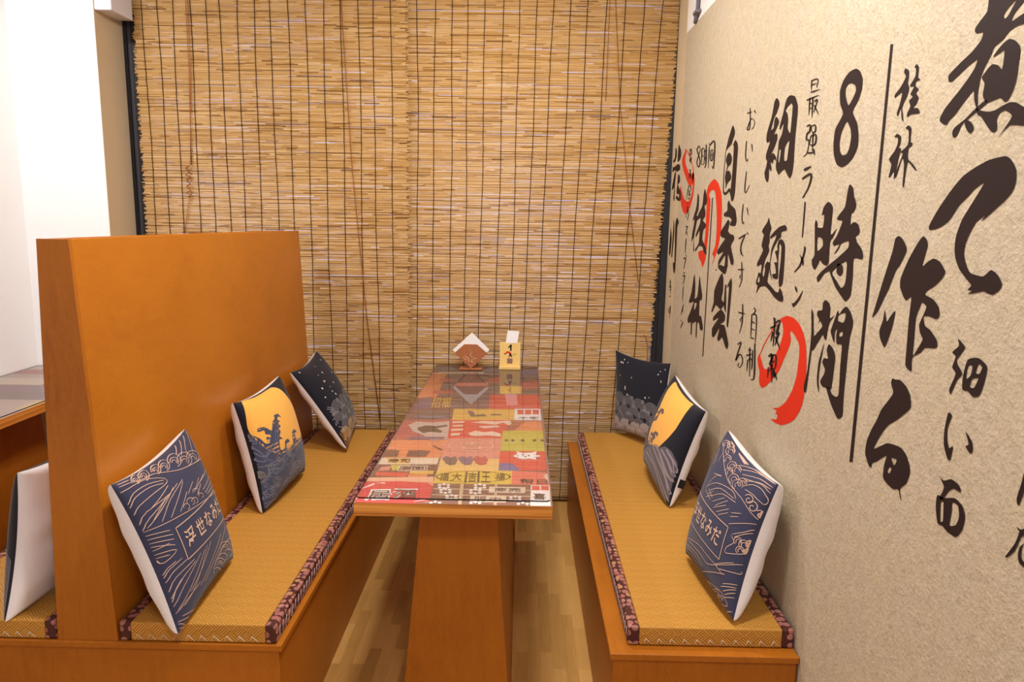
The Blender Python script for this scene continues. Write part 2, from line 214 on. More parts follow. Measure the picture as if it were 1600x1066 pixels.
('brush_character','k',1,[[[2456,2630,2411,2609,2423,2589,2448,2558,2438,2541,2409,2517,2434,2489,2461,2433,2471,2450,2445,2509,2469,2527,2456,2568,2479,2578,2445,2607]],[[2389,2569,2334,2585,2287,2567,2289,2521,2306,2467,2338,2454,2369,2466,2399,2465,2404,2510],[2380,2552,2360,2553,2363,2523,2383,2504,2387,2529],[2331,2566,2310,2559,2320,2536,2339,2535],[2355,2510,2322,2521,2338,2485,2361,2483]]],[]),
('brush_character','k',1,[[[2462,2367,2439,2362,2455,2315,2449,2270,2432,2248,2413,2262,2420,2209,2438,2211,2465,2249,2472,2302]],[[2355,2331,2315,2308,2306,2277,2319,2267,2346,2283,2331,2295]]],[]),
('brush_character','k',1,[[[2466,2131,2441,2127,2400,2148,2355,2143,2341,2122,2382,2121,2409,2099,2435,2061,2454,2058,2436,2105]],[[2469,2064,2429,2068,2370,2091,2325,2082,2304,2053,2310,2004,2339,1964,2389,1961,2417,1969,2450,1967,2471,2022],[2445,2045,2429,2052,2420,1987,2436,1981],[2379,2072,2348,2073,2335,2040,2347,2004,2381,1988,2378,2037]]],[]),
('brush_character','k',1,[[[2061,2296,2067,2257,2078,2207,2073,2191,2064,2190,2060,2207,2051,2241]]],[]),
('brush_character','k',1,[[[2062,2123,2053,2116,2048,2115,2060,2071,2094,2012,2083,2016,2056,2050,2039,2099,2018,2124,2021,2138,2044,2122]],[[2022,2089,2039,2069,2042,2045,2033,2023,2003,2019,2006,2032,2026,2041,2030,2066]]],[]),
('brush_character','k',1,[[[5381,3706,5325,3672,5314,3639,5341,3615,5381,3576,5448,3561,5519,3542,5502,3577,5463,3628]],[[5289,3596,5237,3571,5213,3532,5216,3394,5218,3233,5244,3180,5294,3171,5355,3239,5452,3219,5518,3231,5538,3275,5544,3395,5526,3546,5514,3539,5526,3405,5509,3257,5446,3240,5371,3267,5330,3260,5313,3401,5318,3553,5340,3566]],[[5419,3522,5362,3492,5346,3464,5369,3435,5427,3423,5460,3392,5399,3391,5341,3354,5345,3327,5420,3303,5469,3266,5470,3300,5502,3347,5481,3391,5458,3428,5503,3471,5476,3508]]],[]),
('brush_character','k',1,[[[5354,3177,5300,3145,5185,3112,5134,3037,5160,2997,5266,2997,5294,3007,5257,3037,5317,3058,5450,3064,5467,3086,5383,3105,5387,3157]],[[5349,3038,5297,3022,5332,2960,5252,2935,5187,2932,5163,2902,5234,2854,5141,2756,5151,2725,5206,2727,5294,2795,5286,2707,5336,2646,5415,2651,5542,2681,5487,2706,5368,2702,5367,2781,5472,2728,5544,2691,5534,2736,5411,2806,5564,2778,5591,2804,5464,2868,5394,2902,5514,2915,5523,2953,5435,2996]],[[5601,2666,5567,2663,5598,2653]]],[]),
('brush_character','k',1,[[[5413,2646,5373,2606,5365,2521,5390,2454,5306,2431,5392,2378,5453,2382,5538,2394,5630,2327,5653,2335,5605,2409,5605,2499,5502,2596,5450,2632]],[[5318,2568,5288,2570,5255,2373,5323,2418]],[[5183,2626,5147,2593,5156,2427,5178,2278,5216,2283,5217,2452,5217,2566,5276,2550]],[[5392,2378,5269,2350,5278,2306,5386,2265,5271,2275,5202,2222,5139,2158,5160,2118,5218,2124,5307,2179,5397,2137,5441,2152,5399,2235,5544,2141,5597,2149,5602,2206,5436,2307,5593,2264,5580,2299]]],[]),
('brush_character','k',1,[[[7346,3745,7284,3716,7277,3656,7332,3613,7424,3609,7429,3628,7359,3649]],[[7196,3763,7094,3698,7079,3639,7133,3604,7220,3600,7226,3667,7217,3732]],[[7434,3571,7374,3559,7214,3577,7105,3562,7094,3517,7232,3505,7311,3529,7440,3518,7438,3556]],[[7308,3517,7263,3484,7295,3389,7274,3229,7336,3254,7325,3360,7432,3334,7409,3394,7338,3489]],[[7155,3481,7078,3451,7072,3399,7148,3381,7066,3333,7009,3309,6989,3229,7110,3225,7225,3254,7177,3279,7081,3250,7073,3290,7142,3285,7202,3310,7183,3376,7181,3442]]],[]),
('brush_character','k',1,[[[7380,2967,7316,2854,7353,2692,7420,2719,7402,2888]],[[7256,3055,7207,2927,7249,2679,7293,2688,7273,2914]],[[7118,3066,7020,3020,7079,2975,7072,2722,7091,2529,7171,2553,7202,2628,7135,2637,7182,2985]]],[]),
('small_lettering','k',1,[],[[[7330,2370,7280,2375,7234,2383,7188,2390,7191,2392,7240,2387,7289,2382,7337,2375]],[[7287,2455,7280,2405,7265,2356,7250,2307,7240,2308,7245,2358,7252,2407,7265,2456]],[[7305,2342,7265,2347,7228,2354,7192,2360,7195,2362,7234,2357,7274,2352,7311,2346]],[[7308,2278,7269,2282,7231,2288,7194,2294,7195,2296,7235,2292,7274,2289,7312,2283]],[[7325,2419,7285,2424,7248,2429,7211,2435,7213,2436,7252,2433,7292,2429,7330,2423]],[[7319,2397,7290,2387,7254,2378,7217,2370,7210,2372,7237,2382,7265,2392,7300,2400]],[[7308,2155,7300,2139,7284,2125,7267,2111,7257,2112,7264,2128,7272,2143,7287,2158]],[[7255,2186,7248,2144,7234,2103,7218,2063,7209,2064,7214,2106,7220,2147,7234,2188]],[[7218,2202,7216,2174,7207,2147,7197,2120,7188,2121,7187,2149,7188,2177,7197,2204]],[[6708,2975,6690,2977,6666,2982,6659,2983,6661,2983,6667,2968,6685,2946,6708,2923,6720,2907,6709,2906,6689,2922,6665,2945,6641,2967,6629,2983,6651,2991,6686,2988,6711,2983,6725,2979]],[[6684,2939,6668,2926,6645,2914,6621,2902,6612,2903,6625,2916,6640,2928,6663,2940]],[[6690,2874,6695,2829,6691,2784,6684,2738,6673,2739,6666,2784,6660,2830,6664,2875]],[[6736,2684,6713,2688,6682,2694,6670,2697,6667,2695,6670,2676,6684,2646,6705,2615,6715,2594,6702,2594,6683,2615,6660,2646,6638,2677,6630,2697,6658,2706,6704,2701,6736,2693,6756,2688]],[[6653,2729,6653,2722,6646,2716,6637,2710,6628,2710,6625,2717,6624,2724,6631,2730]],[[6709,2555,6687,2557,6668,2561,6650,2566,6654,2568,6678,2567,6701,2565,6720,2561]],[[6723,2524,6702,2528,6674,2534,6662,2536,6664,2536,6665,2522,6676,2498,6694,2473,6702,2456,6688,2457,6672,2474,6653,2499,6633,2523,6626,2539,6655,2546,6696,2540,6725,2533,6742,2528]],[[6696,2435,6701,2390,6698,2345,6693,2301,6683,2302,6676,2347,6671,2392,6674,2436]],[[6649,2273,6680,2237,6702,2202,6722,2166,6711,2167,6677,2204,6645,2240,6623,2275]],[[6696,2227,6680,2219,6658,2213,6634,2207,6625,2209,6639,2217,6653,2225,6675,2231]],[[6722,2116,6713,2112,6695,2110,6677,2108,6667,2111,6674,2116,6682,2120,6698,2122]],[[6635,2114,6670,2088,6697,2063,6722,2038,6711,2039,6673,2065,6636,2090,6610,2115]]]),
('small_lettering','k',1,[],[[[6728,3667,6694,3664,6662,3662,6630,3661,6631,3663,6664,3667,6698,3671,6731,3673]],[[6714,3669,6715,3648,6707,3627,6698,3606,6687,3605,6683,3625,6681,3645,6688,3666]],[[6669,3671,6665,3650,6652,3629,6638,3607,6627,3606,6628,3627,6632,3647,6644,3669]],[[6739,3621,6700,3619,6663,3619,6628,3619,6631,3621,6670,3624,6709,3626,6747,3626]],[[6691,3605,6685,3584,6670,3562,6652,3541,6640,3540,6643,3560,6648,3581,6663,3603]],[[6729,3587,6697,3570,6659,3554,6620,3538,6611,3538,6640,3554,6671,3571,6709,3587]],[[6622,3590,6660,3582,6692,3571,6723,3560,6714,3559,6674,3567,6635,3576,6603,3586]],[[6713,3486,6685,3482,6656,3480,6627,3478,6625,3480,6652,3485,6679,3489,6709,3491]],[[6670,3480,6664,3453,6648,3424,6630,3396,6618,3395,6622,3423,6627,3451,6642,3479]],[[6713,3447,6669,3445,6627,3446,6587,3447,6590,3449,6633,3451,6678,3452,6720,3452]],[[6666,3447,6690,3435,6705,3422,6718,3408,6707,3407,6682,3419,6657,3431,6642,3444]],[[6651,3444,6634,3429,6608,3415,6582,3400,6572,3400,6586,3415,6602,3429,6627,3444]],[[6695,3346,6676,3343,6648,3340,6624,3336,6610,3332,6602,3325,6598,3316,6599,3306,6604,3301,6614,3299,6637,3300,6662,3303,6681,3304,6682,3301,6665,3299,6638,3297,6610,3295,6586,3297,6575,3304,6571,3314,6574,3325,6584,3334,6608,3341,6640,3345,6670,3348,6690,3350]],[[6696,3345,6719,3308,6734,3270,6748,3232,6738,3231,6713,3269,6689,3306,6674,3343]],[[6673,3291,6650,3279,6620,3268,6589,3257,6581,3258,6602,3269,6624,3281,6653,3292]],[[6678,3264,6646,3262,6616,3263,6586,3263,6587,3266,6618,3267,6650,3269,6680,3269]],[[6655,3301,6655,3279,6648,3255,6638,3232,6629,3232,6626,3254,6626,3277,6633,3300]],[[6700,3228,6653,3227,6609,3228,6565,3229,6567,3231,6612,3232,6658,3234,6703,3233]],[[6713,3198,6699,3191,6678,3184,6655,3177,6647,3177,6659,3185,6673,3193,6693,3200]],[[6731,3155,6689,3154,6649,3154,6609,3154,6609,3157,6650,3159,6691,3160,6732,3160]],[[6690,3157,6692,3139,6685,3120,6676,3101,6665,3101,6661,3119,6658,3138,6665,3156]],[[6733,3117,6691,3119,6653,3123,6616,3127,6620,3129,6662,3127,6704,3126,6743,3122]],[[6716,3142,6682,3127,6641,3113,6600,3100,6592,3101,6623,3115,6656,3130,6696,3144]],[[6751,3083,6740,3076,6721,3069,6701,3062,6691,3063,6699,3071,6709,3078,6727,3085]],[[6686,3099,6674,3097,6657,3094,6644,3091,6637,3087,6639,3077,6649,3064,6664,3051,6670,3042,6661,3041,6647,3050,6632,3063,6617,3076,6610,3086,6619,3094,6640,3099,6661,3102,6674,3103]]]),
('red_brush_character','r',1,[[[6887,3696,6854,3654,6897,3602,6850,3542,6722,3470,6622,3436,6537,3458,6497,3435,6529,3364,6628,3338,6747,3382,6917,3483,7014,3569,7010,3619,6927,3661]],[[6874,3684,6764,3646,6624,3572,6525,3471,6540,3445,6600,3537,6759,3625]],[[6537,3458,6488,3421,6467,3347,6500,3241,6584,3155,6741,3091,6880,3125,6972,3199,7035,3274,7058,3326,7014,3360,6976,3315,6858,3239,6705,3206,6601,3224,6541,3290,6532,3350,6571,3413]]],[]),
('red_brush_character','r',1,[[[5813,3355,5686,3321,5579,3242,5535,3134,5516,2987,5566,2852,5626,2774,5738,2677,5674,2751,5733,2776,5656,2849,5648,2987,5685,3124,5747,3242,5807,3272,5902,3266,5937,3235,5886,3198,5881,3113,5894,2928,5921,2797,6009,2794,5986,2948,5996,3115,5995,3201,6026,3246,5970,3315]],[[6160,2780,5965,2795,5926,2753,5958,2701,6021,2653,6077,2694,6163,2727,6187,2764]]],[]),
('brush_character','k',1,[[[6322,3266,6266,3232,6265,3134,6325,3074,6277,3074,6345,2951,6377,2873,6336,2774,6371,2780,6390,2889,6456,2848,6452,2903,6384,3044,6448,3032,6438,3060,6343,3151,6327,3219]],[[6081,3293,5988,3208,6007,3166,6063,3152,6022,3101,6028,3064,6097,3039,5985,3006,5980,2984,6062,2955,6075,2880,5941,2818,5913,2761,6006,2779,6044,2815,6170,2825,6286,2772,6307,2790,6191,2847,6185,2953,6298,2891,6305,2921,6183,3013,6178,3058,6300,3036,6236,3104,6139,3154,6116,3249]]],[]),
('brush_character','k',1,[[[6281,2583,6222,2475,6224,2374,6133,2399,6111,2508,6096,2577,6029,2492,5967,2423,5989,2383,6047,2369,6034,2249,5973,2253,5897,2185,5888,2149,5976,2136,6019,2183,6082,2182,6084,2058,6117,2060,6130,2183,6222,2154,6263,2157,6265,2053,6300,2055,6317,2153,6406,2133,6449,2163,6347,2249,6250,2340,6397,2315,6429,2328,6352,2416],[6215,2336,6134,2337,6201,2275,6229,2295]]],[]),
('small_lettering','k',1,[],[[[6372,3669,6389,3666,6416,3661,6442,3653,6455,3643,6448,3631,6429,3616,6407,3602,6387,3587,6367,3572,6345,3555,6328,3540,6319,3527,6323,3515,6335,3502,6351,3493,6354,3491,6353,3492,6373,3503,6391,3517,6400,3530,6397,3543,6385,3558,6370,3572,6356,3585,6341,3595,6325,3605,6311,3614,6304,3624,6310,3635,6323,3647,6342,3658,6352,3665,6365,3666,6355,3658,6345,3648,6332,3636,6327,3626,6333,3617,6346,3609,6363,3599,6379,3589,6395,3576,6413,3562,6427,3547,6433,3533,6424,3518,6406,3503,6384,3490,6347,3482,6316,3486,6297,3496,6283,3510,6279,3524,6288,3538,6306,3554,6328,3571,6348,3586,6369,3601,6391,3616,6409,3629,6416,3639,6407,3647,6386,3653,6362,3658,6346,3662]],[[6280,3634,6278,3589,6266,3544,6252,3498,6239,3497,6238,3541,6238,3586,6249,3631]],[[6258,3626,6240,3626,6217,3626,6205,3625,6192,3617,6181,3593,6173,3559,6170,3526,6173,3503,6185,3497,6202,3498,6226,3504,6246,3506,6250,3505,6234,3501,6206,3495,6172,3492,6151,3501,6144,3523,6144,3557,6150,3591,6161,3615,6185,3628,6224,3634,6252,3633,6269,3632]],[[6247,3565,6217,3563,6190,3563,6163,3563,6165,3565,6195,3568,6224,3571,6252,3571]],[[6168,3597,6133,3596,6101,3596,6070,3597,6073,3600,6109,3602,6144,3604,6177,3603]],[[6138,3651,6136,3620,6129,3575,6122,3529,6118,3496,6122,3480,6129,3473,6141,3471,6147,3468,6135,3465,6122,3465,6106,3468,6087,3475,6076,3492,6076,3525,6083,3571,6094,3616,6103,3647]],[[6160,3552,6153,3544,6138,3535,6122,3526,6112,3526,6117,3534,6123,3543,6137,3552]],[[6031,3628,6034,3571,6028,3513,6020,3454,6007,3453,6001,3510,5997,3567,6003,3625]],[[6045,3652,6037,3645,6021,3638,6004,3631,5995,3631,6002,3638,6010,3645,6025,3652]],[[5992,3626,5959,3633,5914,3644,5883,3649,5877,3645,5863,3607,5858,3548,5858,3489,5861,3449,5864,3440,5859,3443,5874,3455,5889,3463,5902,3463,5896,3455,5880,3443,5846,3434,5830,3446,5823,3485,5819,3544,5822,3602,5836,3642,5891,3660,5947,3654,5991,3642,6020,3633]],[[5974,3589,5974,3574,5974,3551,5972,3529,5966,3513,5945,3503,5908,3500,5885,3504,5874,3512,5871,3528,5874,3549,5881,3570,5890,3585,5910,3593,5936,3593,5955,3591,5964,3589,5956,3586,5941,3586,5925,3588,5916,3589,5910,3585,5905,3572,5902,3551,5902,3531,5906,3517,5916,3511,5927,3509,5926,3508,5931,3511,5937,3526,5941,3548,5944,3571,5946,3586]],[[5947,3547,5928,3546,5912,3547,5896,3548,5900,3551,5919,3552,5939,3553,5955,3553]]]),
('red_brush_character','r',1,[[[4152,2470,4049,2502,3946,2504,3859,2482,3786,2437,3741,2372,3717,2273,3712,2159,3738,2060,3816,1969,3908,1918,4007,1880,4098,1867,4186,1867,4093,1889,4076,1921,4109,1919,4095,1943,4162,1939,4063,1969,3966,2027,3881,2119,3841,2204,3829,2301,3835,2368,3892,2405,3955,2427,3980,2423,3962,2378,3979,2337,4035,2268,4107,2174,4224,2088,4353,2017,4419,2022,4439,2062,4436,2099,4478,2141,4492,2175,4460,2210,4421,2181,4358,2136,4279,2156,4197,2238,4121,2325,4086,2404,4111,2453,4140,2459]],[[4458,2203,4408,2270,4304,2364,4219,2431,4199,2427,4293,2362,4387,2273,4439,2214]]],[]),
('lettering','k',1,[],[[[4294,2392,4259,2402,4229,2413,4200,2425,4205,2428,4240,2419,4275,2410,4306,2398]],[[4264,2459,4259,2457,4258,2457,4254,2454,4248,2441,4243,2410,4240,2367,4239,2325,4235,2296,4223,2298,4219,2327,4218,2370,4215,2414,4215,2445,4219,2460,4229,2467,4242,2468,4247,2468]],[[4263,2381,4274,2360,4277,2340,4279,2320,4269,2321,4256,2342,4244,2363,4240,2383]],[[4213,2436,4198,2442,4177,2451,4161,2457,4165,2458,4164,2451,4168,2436,4174,2416,4179,2397,4184,2375,4190,2351,4197,2328,4198,2313,4189,2314,4182,2330,4176,2352,4168,2377,4161,2399,4153,2418,4144,2437,4139,2453,4142,2465,4170,2465,4194,2456,4214,2446,4228,2439]],[[4183,2437,4189,2424,4197,2406,4203,2388,4203,2375,4172,2375,4154,2384,4145,2390,4154,2391,4161,2376,4178,2351,4197,2325,4207,2308,4198,2308,4182,2326,4163,2351,4145,2376,4134,2393,4154,2397,4173,2389,4186,2382,4175,2381,4174,2391,4170,2408,4165,2426,4162,2438]],[[4214,2356,4186,2334,4150,2315,4114,2296,4105,2299,4130,2321,4158,2342,4193,2362]],[[4283,2222,4273,2227,4260,2235,4249,2241,4247,2242,4251,2241,4247,2239,4243,2236,4242,2230,4248,2221,4261,2207,4274,2192,4279,2181,4265,2175,4244,2176,4231,2177,4227,2177,4233,2170,4247,2158,4259,2146,4270,2138,4260,2138,4249,2146,4230,2158,4215,2170,4208,2180,4219,2185,4237,2185,4249,2185,4251,2186,4245,2194,4232,2208,4217,2222,4209,2234,4209,2243,4216,2249,4228,2253,4250,2253,4270,2246,4284,2238,4296,2230,4304,2224]],[[4258,2240,4250,2186,4232,2134,4212,2083,4199,2086,4204,2140,4211,2194,4229,2245]],[[4291,2161,4295,2137,4292,2115,4287,2093,4277,2095,4272,2119,4267,2142,4270,2164]],[[4227,2242,4214,2244,4198,2247,4189,2248,4182,2246,4177,2234,4174,2215,4174,2196,4176,2181,4181,2176,4189,2173,4202,2171,4211,2168,4211,2165,4202,2165,4187,2167,4169,2173,4156,2183,4150,2199,4148,2220,4149,2239,4155,2254,4173,2259,4199,2257,4218,2252,4230,2249]],[[4217,2203,4201,2206,4186,2212,4172,2217,4175,2220,4191,2217,4208,2214,4222,2209]],[[4204,2168,4205,2157,4205,2142,4201,2128,4192,2119,4163,2126,4152,2136,4141,2147,4136,2154,4145,2154,4156,2147,4168,2137,4180,2129,4169,2130,4170,2135,4174,2149,4177,2163,4180,2172]],[[4196,2154,4180,2139,4155,2126,4130,2115,4120,2118,4134,2134,4149,2149,4172,2162]]]),
('small_lettering','k',1,[],[[[4632,2479,4626,2475,4616,2471,4607,2467,4604,2463,4610,2458,4623,2450,4640,2442,4649,2436,4643,2435,4629,2440,4612,2448,4594,2456,4582,2464,4584,2471,4595,2477,4607,2481,4616,2484]],[[4652,2431,4633,2434,4610,2438,4594,2438,4577,2427,4567,2394,4563,2346,4563,2297,4560,2264,4551,2266,4547,2299,4546,2348,4546,2397,4552,2431,4573,2446,4609,2447,4638,2441,4655,2438]],[[4671,2433,4670,2380,4663,2329,4654,2277,4645,2279,4645,2331,4645,2383,4652,2435]],[[4648,2386,4626,2383,4602,2383,4578,2382,4574,2385,4594,2388,4615,2391,4640,2392]],[[4645,2339,4622,2338,4598,2339,4573,2340,4571,2343,4592,2344,4614,2345,4639,2345]],[[4651,2281,4624,2281,4597,2283,4569,2286,4567,2288,4592,2289,4618,2289,4646,2287]],[[4681,2191,4656,2197,4634,2204,4612,2211,4615,2213,4639,2208,4664,2203,4687,2196]],[[4713,2149,4671,2160,4633,2172,4595,2184,4598,2186,4639,2177,4681,2167,4720,2155]],[[4666,2216,4658,2153,4642,2091,4625,2029,4615,2031,4622,2095,4629,2158,4645,2220]],[[4692,2123,4696,2098,4692,2075,4688,2051,4679,2053,4674,2078,4670,2103,4673,2127]],[[4683,2122,4664,2129,4638,2139,4617,2146,4608,2147,4601,2136,4598,2115,4600,2093,4599,2079,4591,2080,4588,2095,4585,2117,4584,2139,4591,2153,4618,2153,4649,2144,4676,2133,4693,2125]],[[4606,2209,4602,2169,4592,2131,4580,2093,4572,2094,4574,2134,4577,2174,4587,2212]],[[4573,2258,4568,2216,4557,2155,4547,2093,4544,2049,4552,2030,4563,2024,4581,2023,4597,2019,4599,2016,4585,2016,4560,2019,4530,2030,4516,2054,4516,2099,4527,2160,4540,2221,4550,2262]],[[5010,2836,4995,2824,4974,2813,4952,2803,4945,2804,4958,2816,4972,2828,4992,2838]],[[5024,2695,4976,2698,4929,2703,4883,2708,4884,2711,4931,2709,4979,2706,5027,2702]],[[4962,2754,4956,2733,4946,2702,4937,2670,4933,2644,4940,2624,4953,2606,4969,2591,4978,2580,4970,2579,4956,2590,4939,2605,4921,2624,4911,2645,4913,2672,4922,2704,4934,2734,4943,2755]],[[4955,2670,4962,2666,4973,2659,4981,2652,4982,2646,4970,2642,4953,2640,4937,2639,4925,2639,4923,2641,4933,2642,4948,2643,4961,2645,4966,2648,4964,2652,4956,2658,4948,2664,4943,2669]],[[4954,2407,4897,2409,4841,2414,4785,2418,4784,2421,4838,2420,4893,2418,4950,2414]],[[4878,2476,4875,2455,4870,2425,4865,2392,4864,2364,4870,2338,4881,2312,4895,2289,4901,2273,4892,2273,4880,2290,4865,2313,4849,2339,4839,2366,4838,2395,4843,2428,4850,2458,4857,2478]],[[4868,2391,4878,2385,4893,2377,4906,2369,4910,2361,4899,2357,4881,2355,4863,2354,4850,2353,4847,2355,4858,2357,4875,2358,4888,2361,4894,2364,4889,2369,4878,2376,4865,2384,4857,2390]],[[4911,2191,4895,2198,4871,2209,4852,2216,4858,2217,4863,2206,4878,2187,4896,2163,4912,2142,4926,2122,4940,2100,4951,2082,4951,2071,4917,2082,4900,2099,4880,2117,4864,2128,4856,2131,4847,2131,4836,2131,4825,2128,4814,2122,4804,2114,4797,2104,4795,2095,4801,2084,4812,2071,4825,2059,4836,2052,4846,2050,4860,2050,4874,2052,4880,2055,4877,2058,4865,2065,4853,2072,4844,2076,4850,2077,4860,2073,4877,2066,4890,2058,4895,2052,4887,2047,4870,2045,4850,2045,4828,2049,4811,2059,4796,2071,4783,2085,4776,2098,4777,2109,4783,2119,4793,2128,4804,2135,4818,2139,4836,2140,4860,2138,4884,2131,4905,2117,4926,2098,4943,2081,4927,2080,4923,2085,4912,2103,4898,2124,4885,2145,4870,2165,4852,2188,4838,2209,4834,2222,4861,2222,4886,2212,4910,2201,4926,2194]]]),
('small_lettering','k',1,[],[[[5048,3739,5009,3736,4973,3736,4938,3735,4941,3738,4979,3741,5018,3744,5055,3744]],[[4998,3770,4993,3745,4985,3708,4978,3672,4978,3646,4987,3635,5000,3633,5011,3634,5016,3634,5013,3633,5013,3636,5009,3642,5002,3649,4990,3660,4975,3674,4957,3686,4942,3692,4931,3691,4913,3685,4895,3676,4883,3667,4879,3659,4880,3650,4886,3642,4893,3635,4903,3632,4918,3629,4931,3627,4941,3626,4937,3624,4926,3625,4909,3625,4893,3628,4881,3632,4874,3639,4868,3648,4866,3658,4870,3667,4882,3676,4902,3686,4927,3695,4955,3698,4975,3691,4994,3679,5011,3665,5024,3654,5032,3647,5036,3640,5036,3635,5026,3630,5009,3627,4987,3625,4967,3630,4957,3642,4958,3669,4965,3706,4974,3742,4980,3767]],[[4907,3740,4897,3732,4881,3724,4864,3715,4857,3715,4865,3724,4875,3732,4890,3741]],[[5033,3560,5034,3542,5036,3515,5036,3487,5033,3464,5026,3449,5016,3437,5005,3428,4992,3423,4975,3423,4969,3428,4963,3434,4962,3439,4970,3440,4976,3437,4981,3431,4987,3426,4984,3426,4988,3429,4996,3437,5004,3447,5010,3462,5013,3484,5014,3512,5014,3539,5015,3558]],[[4911,3529,4905,3511,4893,3494,4880,3476,4873,3476,4877,3493,4883,3510,4894,3527]],[[4988,3359,4992,3338,4998,3308,5002,3277,5003,3253,4999,3237,4993,3224,4982,3216,4958,3214,4941,3222,4921,3237,4901,3252,4890,3263,4897,3264,4913,3254,4932,3239,4954,3224,4969,3218,4967,3219,4972,3224,4977,3236,4979,3252,4979,3276,4976,3307,4972,3336,4971,3357]],[[5011,3145,5015,3127,5020,3101,5023,3073,5023,3051,5017,3036,5007,3023,4996,3014,4985,3009,4967,3010,4962,3016,4957,3022,4957,3026,4964,3027,4970,3023,4974,3017,4979,3012,4973,3012,4978,3016,4986,3024,4994,3036,4999,3051,5000,3073,4998,3100,4995,3126,4994,3144]],[[4922,3119,4912,3101,4896,3084,4878,3067,4871,3067,4880,3085,4890,3102,4906,3119]],[[5045,2906,4985,2919,4931,2933,4880,2947,4886,2949,4945,2938,5004,2926,5060,2912]],[[4931,2937,4946,2925,4968,2906,4990,2886,5003,2867,5006,2850,5002,2833,4994,2818,4983,2807,4966,2801,4946,2798,4929,2798,4917,2798,4915,2801,4926,2802,4941,2802,4955,2804,4964,2810,4971,2820,4977,2834,4979,2850,4976,2866,4964,2884,4944,2904,4924,2922,4911,2935]],[[4884,2956,4873,2950,4859,2945,4843,2941,4838,2942,4848,2948,4858,2954,4873,2959]]]),
('lettering','k',1,[],[[[3962,3752,3961,3735,3956,3718,3950,3701,3944,3700,3944,3716,3944,3732,3949,3749]],[[3952,3746,3934,3745,3909,3745,3886,3743,3877,3741,3874,3735,3875,3723,3881,3712,3883,3703,3877,3702,3872,3709,3866,3721,3862,3732,3866,3743,3889,3749,3916,3751,3941,3752,3958,3752]],[[3947,3725,3922,3723,3899,3722,3876,3721,3877,3723,3902,3726,3927,3729,3950,3730]],[[3954,3689,3909,3685,3868,3685,3828,3684,3830,3686,3873,3690,3917,3693,3959,3694]],[[3998,3656,3942,3655,3890,3656,3840,3658,3843,3661,3897,3662,3952,3663,4006,3662]],[[3968,3666,3968,3636,3964,3606,3958,3576,3952,3574,3950,3604,3949,3633,3953,3663]],[[3926,3663,3926,3629,3921,3593,3915,3558,3908,3557,3906,3591,3905,3625,3910,3660]],[[3950,3632,3938,3631,3927,3631,3917,3632,3918,3633,3931,3635,3943,3637,3954,3636]],[[3944,3606,3932,3605,3922,3606,3911,3607,3913,3609,3926,3610,3938,3611,3949,3610]],[[3891,3633,3881,3634,3867,3636,3860,3637,3864,3638,3868,3628,3878,3611,3891,3594,3898,3582,3893,3580,3881,3591,3868,3608,3854,3624,3847,3635,3861,3644,3879,3644,3892,3641,3901,3639]],[[3899,3618,3880,3600,3856,3582,3832,3564,3827,3565,3844,3582,3862,3600,3885,3618]],[[3967,3519,3957,3520,3944,3521,3934,3521,3935,3522,3933,3518,3932,3510,3934,3501,3937,3495,3941,3492,3950,3491,3960,3489,3969,3484,3973,3477,3975,3468,3975,3460,3971,3452,3954,3447,3941,3447,3936,3448,3933,3445,3931,3433,3932,3416,3937,3398,3944,3385,3956,3377,3971,3373,3985,3370,3997,3367,3992,3365,3981,3367,3963,3369,3946,3374,3933,3382,3925,3396,3921,3414,3918,3431,3919,3444,3929,3452,3946,3454,3956,3454,3955,3453,3956,3458,3955,3465,3953,3473,3949,3479,3944,3481,3935,3483,3924,3485,3916,3490,3913,3497,3912,3507,3913,3516,3919,3524,3938,3529,3954,3528,3967,3526,3976,3525]],[[3905,3513,3894,3513,3879,3513,3865,3512,3862,3511,3859,3506,3858,3497,3859,3488,3861,3483,3865,3482,3876,3483,3888,3486,3896,3490,3901,3495,3902,3502,3903,3510,3905,3515,3911,3516,3913,3511,3913,3504,3911,3496,3905,3489,3894,3483,3878,3479,3861,3476,3847,3477,3841,3484,3839,3494,3841,3505,3848,3513,3866,3519,3885,3519,3901,3519,3911,3518]],[[3903,3460,3888,3461,3868,3463,3851,3463,3848,3463,3844,3456,3842,3442,3844,3429,3849,3420,3860,3418,3878,3418,3896,3421,3907,3424,3910,3431,3908,3443,3904,3454,3903,3462,3910,3464,3915,3456,3920,3445,3922,3433,3917,3423,3900,3416,3876,3412,3851,3411,3833,3415,3825,3425,3822,3439,3824,3454,3832,3465,3855,3471,3878,3470,3898,3468,3911,3466]],[[3885,3480,3885,3447,3879,3412,3873,3378,3867,3377,3866,3411,3866,3444,3871,3478]],[[3929,3378,3897,3374,3867,3373,3837,3373,3838,3376,3869,3380,3900,3383,3931,3385]],[[3863,3396,3859,3384,3848,3373,3837,3362,3830,3361,3833,3373,3837,3384,3847,3395]],[[3956,3290,3921,3293,3892,3299,3864,3306,3870,3311,3906,3309,3941,3306,3971,3300]],[[3973,3247,3946,3252,3909,3259,3875,3264,3868,3265,3867,3259,3871,3242,3880,3222,3891,3204,3905,3189,3926,3173,3947,3160,3959,3150,3951,3148,3933,3156,3912,3170,3890,3185,3872,3200,3858,3218,3846,3238,3840,3256,3849,3271,3887,3275,3925,3269,3962,3260,3987,3254]]]),
('lettering','k',1,[[[3875,2898,3850,2885,3867,2839,3903,2791,3984,2750,3989,2754,3930,2790,3893,2838,3879,2869]],[[3936,2851,3893,2838,3865,2819,3870,2791,3894,2812,3913,2837]],[[3962,2679,3932,2670,3921,2650,3938,2649,3956,2663]],[[3844,2667,3879,2613,3959,2562,3992,2583,3963,2583,3907,2615]],[[3920,3127,3903,3124,3905,2945,3919,2945]]],[]),
